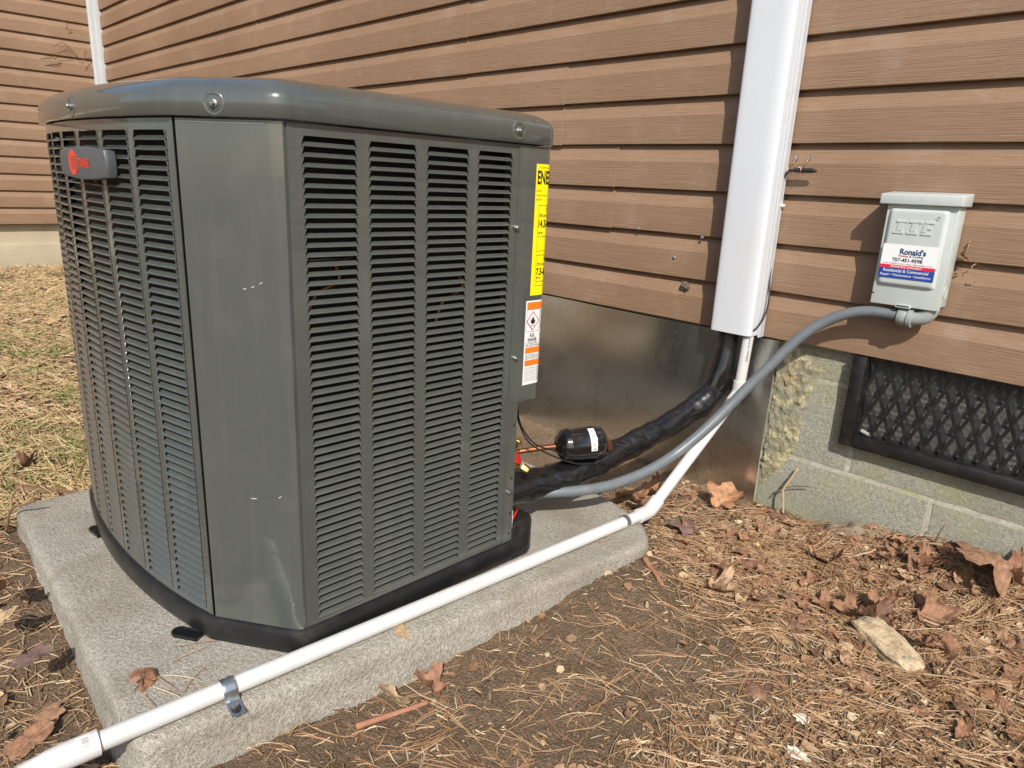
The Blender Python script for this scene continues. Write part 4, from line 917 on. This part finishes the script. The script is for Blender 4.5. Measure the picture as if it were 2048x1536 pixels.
for i, (x_, z_, nm) in enumerate(((-.995, .2255, 'lip'), (-1.20, .232, 'lip'), (-.59, .487, 'shadow'), (-1.073, .165, 'face'))):
    mb = MB(); mb.lathe([(.0042, -.001), (.0042, .0012), (.003, .002), (.0003, .0022)], (x_, -.0008 + (.006 if nm == 'shadow' else 0), z_), (0, -1, .1), 10); o = mb.build('nail_head', 'zinc', None, True, 40)
    tag(o, ('shiny nail head in the siding lip left of the line cover', 'shiny nail head by the siding seam', 'lone nail head under a siding lip right of the line cover', 'small bent nail above the mud nest')[i], 'nail')

# ================================================================== LEAVES AND LITTER
def leaf_mesh(name, kind, seed, curl=.3, size=.07):
    rnd = random.Random(seed); n = 48; out = []
    for i in range(n):
        a = 2 * math.pi * i / n - math.pi / 2; th = (a + math.pi / 2)
        if kind == 'maple':
            k = .42 + .30 * abs(math.cos(2.5 * (th - math.pi))) ** 1.2 + .16 * math.cos(th - math.pi) + .07 * abs(math.sin(11 * th)); k *= .55 + .45 * min(1, abs(math.sin(th / 2)) * 2.2)
        elif kind == 'oak':
            k = .40 + .40 * abs(math.cos(th)) + .10 * math.cos(6 * th); k *= .72 + .3 * abs(math.cos(th))
        else: k = .30 + .42 * abs(math.cos(th)) ** 1.6 + .02 * math.sin(9 * th)
        k *= 1 + rnd.uniform(-.07, .07); out.append((k * math.cos(a), k * math.sin(a)))
    vs = [(0, 0, 0)]; fr = (.25, .5, .75, 1.0); c1 = rnd.uniform(-1, 1); ph = rnd.uniform(0, 6.28)
    def zc(x, y): return curl * (1.1 * x * x * (1 if c1 > -.4 else -1) + .5 * y * y * c1) + .07 * abs(x) - .05 * math.sin(5 * y + ph) * abs(x) + curl * .28 * fbm(x * 2.0 + seed, y * 2.0, seed, 3)
    for f in fr:
        for x, y in out: vs.append((x * f, y * f, 0))
    vs = [(x * size, y * size, zc(x, y) * size) for x, y, _ in vs]; fs = []
    for i in range(n): j = (i + 1) % n; fs.append((0, 1 + i, 1 + j))
    for rI in range(3):
        for i in range(n): j = (i + 1) % n; a = 1 + rI * n; fs.append((a + i, a + n + i, a + n + j, a + j))
    zmin = min(v[2] for v in vs); vs = [(x, y, z - zmin * .6) for x, y, z in vs]
    nb = len(vs); vs += [(x, y, z - .0005) for x, y, z in vs]; fs += [tuple(reversed([i + nb for i in f])) for f in fs]
    o0 = 1 + 3 * n; fs += [(o0 + i, o0 + (i + 1) % n, o0 + (i + 1) % n + nb, o0 + i + nb) for i in range(n)]
    # stem
    y0 = min(v[1] for v in vs); st = MB(); st.tube([(0, y0 * .3, .001), (0, y0, .001), (.012, y0 - size * .35, .003)], .0008, 4); b = len(vs); vs += st.v; fs += [tuple(i + b for i in f) for f in st.f]
    me = bpy.data.meshes.new(name); me.from_pydata([tuple(v) for v in vs], [], fs); shade(me, 60); return me
def put_leaf(me, x, y, z, rz, tx, ty, mat, lbl, group=None, scale=1.0):
    me2 = me if not me.materials else me; o = link('fallen_leaf', me2)
    if not me2.materials: me2.materials.append(MT[mat])
    o.rotation_euler = (tx, ty, rz); o.location = (x, y, z); o.scale = (scale,) * 3; return tag(o, lbl, 'leaf', group)
special = [('oval', 31, .9, .062, -.945, -.270, -.418, 1.9, -.25, .35, 'leaf_orange', 'large orange brown curled leaf behind the pad beside the pipe elbow'),
    ('maple', 32, .75, .066, -.790, -.085, -.425, .3, .5, .1, 'leaf_orange', 'orange maple leaf propped at the foot of the metal sheet'),
    ('maple', 33, .35, .055, -.775, -.275, -.436, 2.4, .2, -.15, 'leaf_purple', 'dark purple brown leaf on the litter right of the pipe elbow'),
    ('oval', 34, .3, .045, -.625, -.385, -.428, .9, -.3, .1, 'leaf_red', 'flat russet leaf lying past the end of the pad'),
    ('maple', 35, 1.2, .030, -.990, -1.420, -.396, .6, .2, .5, 'leaf_red', 'small curled russet leaf lying on the concrete pad'),
    ('oval', 36, .3, .030, -.852, -1.052, -.400, 1.3, .1, .12, 'leaf_tan', 'tan leaf tucked under the white pipe on the pad edge'),
    ('maple', 37, .9, .040, -.758, -1.060, -.458, 2.2, .5, .2, 'leaf_red', 'reddish brown folded leaf against the side of the pad'),
    ('oval', 38, .4, .042, -.785, -1.115, -.458, 1.9, .2, .5, 'leaf_tan', 'pale tan leaf leaning on the side of the pad'),
    ('oval', 39, .25, .042, -1.170, -1.522, -.405, .4, .05, .1, 'leaf_purple', 'broad purple brown leaf flat on the soil left of the pad'),
    ('maple', 40, .5, .040, -1.290, -1.555, -.392, 1.4, .1, .15, 'leaf_tan', 'tan crinkled leaf on the soil left of the pad'),
    ('maple', 41, .8, .095, -.225, -.052, -.375, 2.6, .55, -.2, 'leaf', 'big brown leaf standing against the block wall below the vent'),
    ('oval', 42, 1.5, .055, -.225, -.335, -.425, 2.5, .2, .4, 'leaf_red', 'rolled brown leaf lying across the end of the sandy stone'),
    ('maple', 43, .7, .045, -1.36, -1.535, -.372, 3.4, .2, .1, 'leaf_red', 'russet torn leaf on the soil beside the far end of the pad'),
    ('oval', 44, 1.1, .045, -.905, -.300, -.410, 2.9, .4, -.3, 'leaf_red', 'dark curled leaf touching the back corner of the pad')]
for kd, sd_, cu, sz, x, y, z, rz, tx, ty, mat, lbl in special:
    me = leaf_mesh('fallen_leaf', kd, sd_, cu, sz); me.materials.append(MT[mat]); zz = max(z, gh(x, y) + .004) if x > -.80 or y < -1.48 or y > -.36 else z
    if 'under the white pipe' in lbl: zz = z
    put_leaf(me, x, y, zz, rz, tx, ty, mat, lbl)
rnd = random.Random(11)
LM = []
for k in range(14):
    me = leaf_mesh('fallen_leaf', ('maple', 'oval', 'oak', 'maple', 'oval')[k % 5], 60 + k, rnd.uniform(.3, 1.2), rnd.uniform(.023, .045)); me.materials.append(MT['leaf']); LM.append(me)
def on_pad(x, y):
    P = poly; ins = False; j = len(P) - 1
    for i in range(len(P)):
        if (P[i][1] > y) != (P[j][1] > y) and x < (P[j][0] - P[i][0]) * (y - P[i][1]) / (P[j][1] - P[i][1]) + P[i][0]: ins = not ins
        j = i
    return ins
def density(x, y):   # litter cover 0..1 right of the pad
    d = .14 + .86 * sstep(-.62, -.32, y); d = max(d, .55 * sstep(-.50, -.30, x) * sstep(-1.3, -.9, y)); d *= sstep(-.78, -.6, x) * .6 + .4
    bare = math.exp(-(((x + .62) / .13) ** 2 + ((y + .78) / .24) ** 2)); return d * (1 - .95 * bare)
placed = 0
while placed < 222:
    x = rnd.uniform(-1.0, .08); y = rnd.uniform(-1.0, .0)
    if on_pad(x, y) or x < -.80 and y < -.33: continue
    if rnd.random() > density(x, y) ** 1.8 * (1.0 if y > -.5 else .18): continue
    # keep the stone visible
    if math.hypot((x + .29) / 1.4, y + .37) < .055: continue
    z = gh(x, y) + rnd.uniform(-.001, .009); li = rnd.randrange(len(LM)); kd = ('lobed', 'oval', 'wavy edged', 'lobed', 'oval')[li % 5]
    if y > -.14 and x > -.62: pl = 'banked against the foot of the block wall'
    elif x < -.62 and y > -.34: pl = 'in the litter at the foot of the metal sheet'
    elif math.hypot(x + .29, y + .37) < .17: pl = 'in the litter around the sandy stone'
    elif y < -.55: pl = 'on the straw strewn soil well away from the wall'
    else: pl = 'in the pine needles between the stone and the wall'
    put_leaf(LM[li], x, y, z, rnd.uniform(0, 6.28), rnd.gauss(0, .22), rnd.gauss(0, .22), 'leaf', 'dry brown %s leaf %s' % (kd, pl), '%s leaves %s' % (kd, pl), rnd.uniform(.7, 1.15)); placed += 1
placed = 0
while placed < 56:
    x = rnd.uniform(-3.4, -1.05); y = rnd.uniform(-1.68, -.75)
    if on_pad(x, y) or (x > -1.8 and y > -1.48): continue
    z = gh(x, y) + rnd.uniform(.004, .015); li = rnd.randrange(len(LM)); kd = ('lobed', 'oval', 'wavy edged', 'lobed', 'oval')[li % 5]; pl = 'in the faded lawn grass behind the pad' if x < -1.85 else 'on the bare soil along the open side of the pad'
    put_leaf(LM[li], x, y, z, rnd.uniform(0, 6.28), rnd.gauss(0, .25), rnd.gauss(0, .25), 'leaf', 'dry brown %s leaf %s' % (kd, pl), '%s leaves %s' % (kd, pl), rnd.uniform(.8, 1.2)); placed += 1

class Soup:
    def __init__(s): s.v = []; s.f = []
    def ribbon(s, pts, wd, tri=True):
        n = len(pts); o = len(s.v)
        for i, p in enumerate(pts):
            t = (pts[min(i + 1, n - 1)] - pts[max(i - 1, 0)]); sd_ = Vector((-t.y, t.x, 0)); sd_ = sd_.normalized() if sd_.length > 1e-9 else Vector((1, 0, 0))
            w_ = wd * (1 if i < n - 1 else .3)
            s.v += [tuple(p - sd_ * w_), tuple(p + sd_ * w_), tuple(p + Vector((0, 0, w_ * 1.3)))]
        for i in range(n - 1):
            a = o + 3 * i; s.f += [(a, a + 3, a + 5, a + 2), (a + 2, a + 5, a + 4, a + 1), (a + 1, a + 4, a + 3, a)]
    def build(s, name, mat, lbl, cat):
        me = bpy.data.meshes.new(name); me.from_pydata(s.v, [], s.f); me.materials.append(MT[mat]); o = link(name, me); return stuff(o, lbl, cat)
def needle(sp_, x, y, ang, L, bend, wd, lift, tilt=0.0, n=5, hf=gh):
    if hf is not gh and on_pad(x, y) != on_pad(x + math.cos(ang + bend * .5) * L, y + math.sin(ang + bend * .5) * L): return
    pts = []; a = ang; px_, py_ = x, y
    for i in range(n + 1):
        t = i / n; pts.append(Vector((px_, py_, max(hf(px_, py_), -.6) + .0015 + lift * (1 - .6 * t) + tilt * t * L)))
        a += bend / n; px_ += math.cos(a) * L / n; py_ += math.sin(a) * L / n
    sp_.ribbon(pts, wd)
def hpad(x, y): return ZS + .001 if on_pad(x, y) else gh(x, y)
pn = Soup(); rnd = random.Random(21); k = 0
while k < 3000:
    x = rnd.uniform(-1.02, .12); y = rnd.uniform(-1.35, -.005)
    if on_pad(x, y): continue
    if rnd.random() > .035 + density(x, y) * (1 - .35 * sstep(-.5, -.2, y)) or math.hypot((x + .29) / 1.5, y + .375) < .05: continue
    k += 1; ang = rnd.gauss(-.6, 1.1) + (math.pi if rnd.random() < .5 else 0); L = rnd.uniform(.05, .14); bd = rnd.gauss(0, .6); lf = rnd.uniform(.0, .016) * density(x, y) + .001
    for q in range(rnd.choice((1, 2, 3))): needle(pn, x, y, ang + rnd.gauss(0, .1), L * rnd.uniform(.85, 1.1), bd + rnd.gauss(0, .15), rnd.uniform(.0004, .00075), lf + rnd.uniform(0, .002), rnd.gauss(0, .04) if rnd.random() < .3 else 0, 5, hpad)
k = 0
while k < 190:
    x = rnd.uniform(-1.9, -.86); y = rnd.uniform(-1.72, -1.47); k += 1
    needle(pn, x, y, rnd.uniform(0, 6.28), rnd.uniform(.04, .11), rnd.gauss(0, .7), .0006, rnd.uniform(.001, .01), 0, 5, hpad)
for x, y, a in ((-1.0, -1.40, .2), (-.97, -1.41, .5), (-1.02, -1.43, -.4), (-.985, -1.39, .9), (-1.01, -1.37, 1.7), (-.93, -1.36, .3), (-.96, -1.425, .1), (-1.04, -1.35, 1.4), (-.87, -.62, 2.2), (-.82, -.50, -1.2), (-.88, -.75, .4), (-.93, -1.38, 2.6)):
    needle(pn, x, y, a, .06, rnd.gauss(0, .9), .0007, .002, .05, 5, hpad)
pn.build('pine_needles', 'pine', 'brown pine needles scattered over the soil around the pad', 'pine needles')
sw = Soup(); k = 0
while k < 12000:
    x = rnd.uniform(-.86, .12); y = rnd.uniform(-1.35, -.02)
    if on_pad(x, y): continue
    front = sstep(-.55, -.85, y)
    if math.hypot((x + .29) / 1.5, y + .375) < .05: continue
    if rnd.random() > .04 + .55 * density(x, y) + .22 * sstep(-.56, -.42, x) * front: continue
    k += 1; needle(sw, x, y, rnd.uniform(0, 6.28), rnd.uniform(.004, .03), rnd.gauss(0, .5), rnd.uniform(.0005, .0013), rnd.uniform(.0, .006), rnd.gauss(0, .1), 2)
k = 0
while k < 1000:
    x = rnd.uniform(-1.95, -.88); y = rnd.uniform(-1.74, -1.465); k += 1
    needle(sw, x, y, rnd.uniform(0, 6.28), rnd.uniform(.008, .06), rnd.gauss(0, .7), rnd.uniform(.0005, .0012), rnd.uniform(.0, .006), rnd.gauss(0, .08), 3)
sw.build('dry_straw', 'straw', 'short bits of dry straw strewn over the soil', 'straw')
gr = Soup(); k = 0; rnd = random.Random(5)
while k < 32000:
    x = -1.78 - 4.2 * rnd.random() ** 1.6; y = rnd.uniform(-1.75, .0)
    if (x > -1.80 and y > -1.45): continue
    vis = (y + 1.654) / -x
    if vis > .30: continue
    pt = fbm(x * 2.6, y * 2.6, 4.0, 3)
    if rnd.random() > .62 + .9 * pt: continue
    k += 1; L = rnd.uniform(.02, .07); needle(gr, x, y, rnd.uniform(0, 6.28), L, rnd.gauss(0, .8), rnd.uniform(.0007, .0014) * (1 + .14 * abs(x)), rnd.uniform(.0, .012), max(-.1, rnd.gauss(.15, .25)), 3)
gt = Soup()
for q in range(75):
    cx_ = -1.9 - 2.6 * rnd.random() ** 1.5; cy_ = cx_ * -.30 * rnd.random() - 1.70
    for q2 in range(rnd.randint(14, 40)): needle(gt, cx_ + rnd.gauss(0, .03), cy_ + rnd.gauss(0, .03), rnd.uniform(0, 6.28), rnd.uniform(.03, .07), rnd.gauss(0, .8), rnd.uniform(.0009, .0016), .002, rnd.uniform(.1, .7), 3)
gt.build('green_grass', 'green', 'small green grass tufts in the faded lawn', 'grass')
gr.build('lawn_grass', 'grass', 'faded dormant lawn grass left of the pad', 'grass')
lb_ = Soup(); rnd = random.Random(8); k = 0
while k < 5200:
    x = rnd.uniform(-1.0, .12); y = rnd.uniform(-1.3, .0)
    if on_pad(x, y) or rnd.random() > .03 + density(x, y) ** 2.2: continue
    k += 1; c = Vector((x, y, gh(x, y) + rnd.uniform(.0, .008))); s_ = rnd.uniform(.003, .013); m = Matrix.Rotation(rnd.uniform(0, 6.28), 3, 'Z') @ Matrix.Rotation(rnd.gauss(0, .5), 3, 'X'); o0 = len(lb_.v); nn = 6
    rim = [Vector((math.cos(q * math.pi / 3) * s_ * rnd.uniform(.5, 1.2), math.sin(q * math.pi / 3) * s_ * rnd.uniform(.4, .9), rnd.uniform(-.2, .35) * s_)) for q in range(nn)]
    lb_.v.append(tuple(c)); lb_.v += [tuple(c + m @ p) for p in rim]; lb_.f += [(o0, o0 + 1 + q, o0 + 1 + (q + 1) % nn) for q in range(nn)]
k = 0
while k < 1500:
    x = rnd.uniform(-4.5, -.9); y = rnd.uniform(-1.75, -.3)
    if on_pad(x, y) or (x > -1.85 and y > -1.46): continue
    k += 1; c = Vector((x, y, gh(x, y) + rnd.uniform(.0, .012))); s_ = rnd.uniform(.004, .016) * (1 + .2 * max(0, -x - 2)); m = Matrix.Rotation(rnd.uniform(0, 6.28), 3, 'Z') @ Matrix.Rotation(rnd.gauss(0, .5), 3, 'X'); o0 = len(lb_.v)
    rim = [Vector((math.cos(q * math.pi / 3) * s_ * rnd.uniform(.5, 1.2), math.sin(q * math.pi / 3) * s_ * rnd.uniform(.4, .9), rnd.uniform(-.2, .35) * s_)) for q in range(6)]
    lb_.v.append(tuple(c)); lb_.v += [tuple(c + m @ p) for p in rim]; lb_.f += [(o0, o0 + 1 + q, o0 + 1 + (q + 1) % 6) for q in range(6)]
lb_.build('leaf_fragments', 'leafbits', 'broken dead leaf fragments littering the soil', 'leaf litter')
cr = Soup(); k = 0
while k < 15000:
    if k % 4: x = rnd.uniform(-.88, .10); y = rnd.uniform(-1.36, -.02)
    else: x = rnd.uniform(-1.9, -.88); y = rnd.uniform(-1.74, -1.46)
    if on_pad(x, y): continue
    k += 1; s_ = rnd.uniform(.0007, .0018) if rnd.random() < .93 else rnd.uniform(.0018, .0045); c = Vector((x, y, gh(x, y) + s_ * .2)); o0 = len(cr.v)
    cr.v += [tuple(c + Vector(p) * s_ * rnd.uniform(.7, 1.25)) for p in ((1, 0, 0), (-1, 0, 0), (0, 1, 0), (0, -1, 0), (0, 0, .8), (0, 0, -.8))]
    cr.f += [tuple(o0 + i for i in f) for f in ((0, 2, 4), (2, 1, 4), (1, 3, 4), (3, 0, 4), (2, 0, 5), (1, 2, 5), (3, 1, 5), (0, 3, 5))]
cr.build('soil_crumbs', 'crumb', 'small soil crumbs and grit on the bare ground', 'grit')
# stone, sticks, flakes
st = lump('stone', (-.292, -.372, gh(-.29, -.37) + .010), .053, 'stone', 'flat sandy stone half buried in the leaf litter', 'stone', (1.22, .56, .40), 4.0, .14, 5, .42); st.rotation_euler = (.12, .10, -.42)
def stick(pts, rad, mat, name, lbl, cat):
    P = catmull([(x, y, z) for x, y, z in pts], 6); mb = MB(); n = len(P); mb.tube(P, [rad * (1 - .35 * i / n) * (1 + .15 * fbm(i * .7, rad * 900)) for i in range(n)], 8); return tag(mb.build(name, mat, None, True), lbl, cat)
G = lambda x, y, d=.004: (x, y, gh(x, y) + d)
stick([G(-.742, -.498, .010), G(-.715, -.515, .007), G(-.69, -.53, .006), G(-.664, -.545, .005)], .0062, 'twig_red', 'stick', 'short reddish stick on the soil past the end of the pad', 'stick')
stick([G(-.782, -1.185, .006), G(-.77, -1.14, .008), G(-.757, -1.10, .009), G(-.75, -1.07, .012)], .0055, 'twig_red', 'stick', 'brown stick lying along the side of the pad', 'stick')
stick([G(-1.90, -1.42, .012), G(-1.86, -1.36, .014), G(-1.83, -1.29, .012), G(-1.85, -1.20, .010)], .010, 'twig', 'stick', 'thick grey brown stick behind the far corner of the pad', 'stick')
stick([(-.655, .012, -.315), (-.666, .004, -.345), (-.676, -.004, -.375), (-.670, -.010, -.40), (-.660, -.02, -.43)], .0035, 'pale_twig', 'dry_vine', 'pale dry vine stem climbing the blocks beside the metal sheet', 'vine')
stick([(-.70, .006, -.40), (-.688, .004, -.378), (-.677, -.002, -.372), (-.655, .008, -.362), (-.62, .012, -.352)], .002, 'twig', 'dry_vine', 'thin dark vine twig crossing the pale vine on the blocks', 'vine')
stick([G(-1.73, -1.47, .004), (-1.72, -1.455, -.385), (-1.70, -1.43, -.372), (-1.685, -1.415, -.362)], .003, 'twig', 'twig', 'thin dark twig poking over the far corner of the pad', 'twig')
stick([G(-.33, .0, .002), (-.325, -.004, gh(-.33, 0) + .03), (-.318, -.006, gh(-.33, 0) + .055)], .0016, 'twig', 'twig', 'thin upright twig in the leaf bank against the blocks', 'twig')
stick([G(-.352, -.02, .01), G(-.335, -.03, .022), G(-.31, -.03, .03)], .0028, 'pale_twig', 'twig', 'pale forked twig in the leaf bank against the blocks', 'twig')
stick([G(-.23, -.52, .006), G(-.20, -.50, .007), G(-.17, -.51, .006)], .003, 'twig', 'twig', 'dark twig in the pine needles beyond the sandy stone', 'twig')
for i, (x, y, s_, mt, l_) in enumerate(((-.291, -.735, .014, 'paint_flake', 'white paint flake lying in the straw away from the wall'), (-.317, -.665, .013, 'paint_flake', 'dark bark chip with white paint on it among the needles'), (-.745, -.262, .011, 'flake_y', 'pale yellow flake beside the purple leaf'))):
    o = lump('paint_flake', (x, y, gh(x, y) + .005), s_, mt, l_, 'flake', (1.1, .7, .22), 3.3 * i, .5, 3); o.rotation_euler = (.1, .15, 1.1 * i)
mb = MB(); rnd = random.Random(4)
for i, (x, z, a, L) in enumerate(((-.388, .262, .1, .022), (-.392, .238, -.9, .026), (-.398, .205, 1.2, .020), (-.372, .225, .9, .013), (-.372, .19, -1.3, .013))):
    me = leaf_mesh('leaf_scrap', 'oval', 90 + i, 1.0, L * .55); me.materials.append(MT['leaf_tan' if i in (0, 3, 4) else 'leaf_red']); o = link('leaf_scrap', me); o.location = (x, -.004, z); o.rotation_euler = (R(80), a, .2); o.scale = (.4, 1, 1)
    tag(o, ('thin straw coloured scrap by the top right of the switch box', 'curled brown leaf scrap stuck on the siding beside the switch box', 'russet leaf scrap caught behind the lower side of the switch box', 'slim pale scrap on the siding right of the switch box', 'short pale scrap low on the siding right of the switch box')[i], 'leaf scrap')
# grey clay heap against the blocks
mb = MB(); vs = []; fs = []; n = 40
for j in range(n + 1):
    for i in range(n + 1):
        x = -.66 + .30 * i / n; y = -.11 + .135 * j / n; e = math.exp(-(((x + .51) / .085) ** 2 + ((y + .03) / .042) ** 2)); vs.append((x, y, gh(x, y) - .006 + e * (.024 + .016 * fbm(x * 40, y * 40, 2) + .008 * fbm(x * 120, y * 120, 2))))
for j in range(n):
    for i in range(n): a = j * (n + 1) + i; fs.append((a, a + 1, a + n + 2, a + n + 1))
mb.add(vs, fs); tag(mb.build('clay_heap', 'clay', None, True, recalc=False), 'crumbly grey clay heap against the foot of the block wall', 'clay heap')
# dead vine scraps in the inner corner of the house
rnd = random.Random(9); mb = MB()
for k in range(7):
    y = -.10 - .22 * rnd.random(); z = 1.0 + .24 * rnd.random(); mb.tube(catmull([(XL + .02, y, z), (XL + .035, y + rnd.uniform(-.06, .06), z + rnd.uniform(-.04, .05)), (XL + .03, y + rnd.uniform(-.1, .1), z + rnd.uniform(-.08, .09))], 5), .0022, 5)
tag(mb.build('dead_vine', 'twig', None, True), 'tangle of dead vine clinging to the siding in the house corner', 'vine')
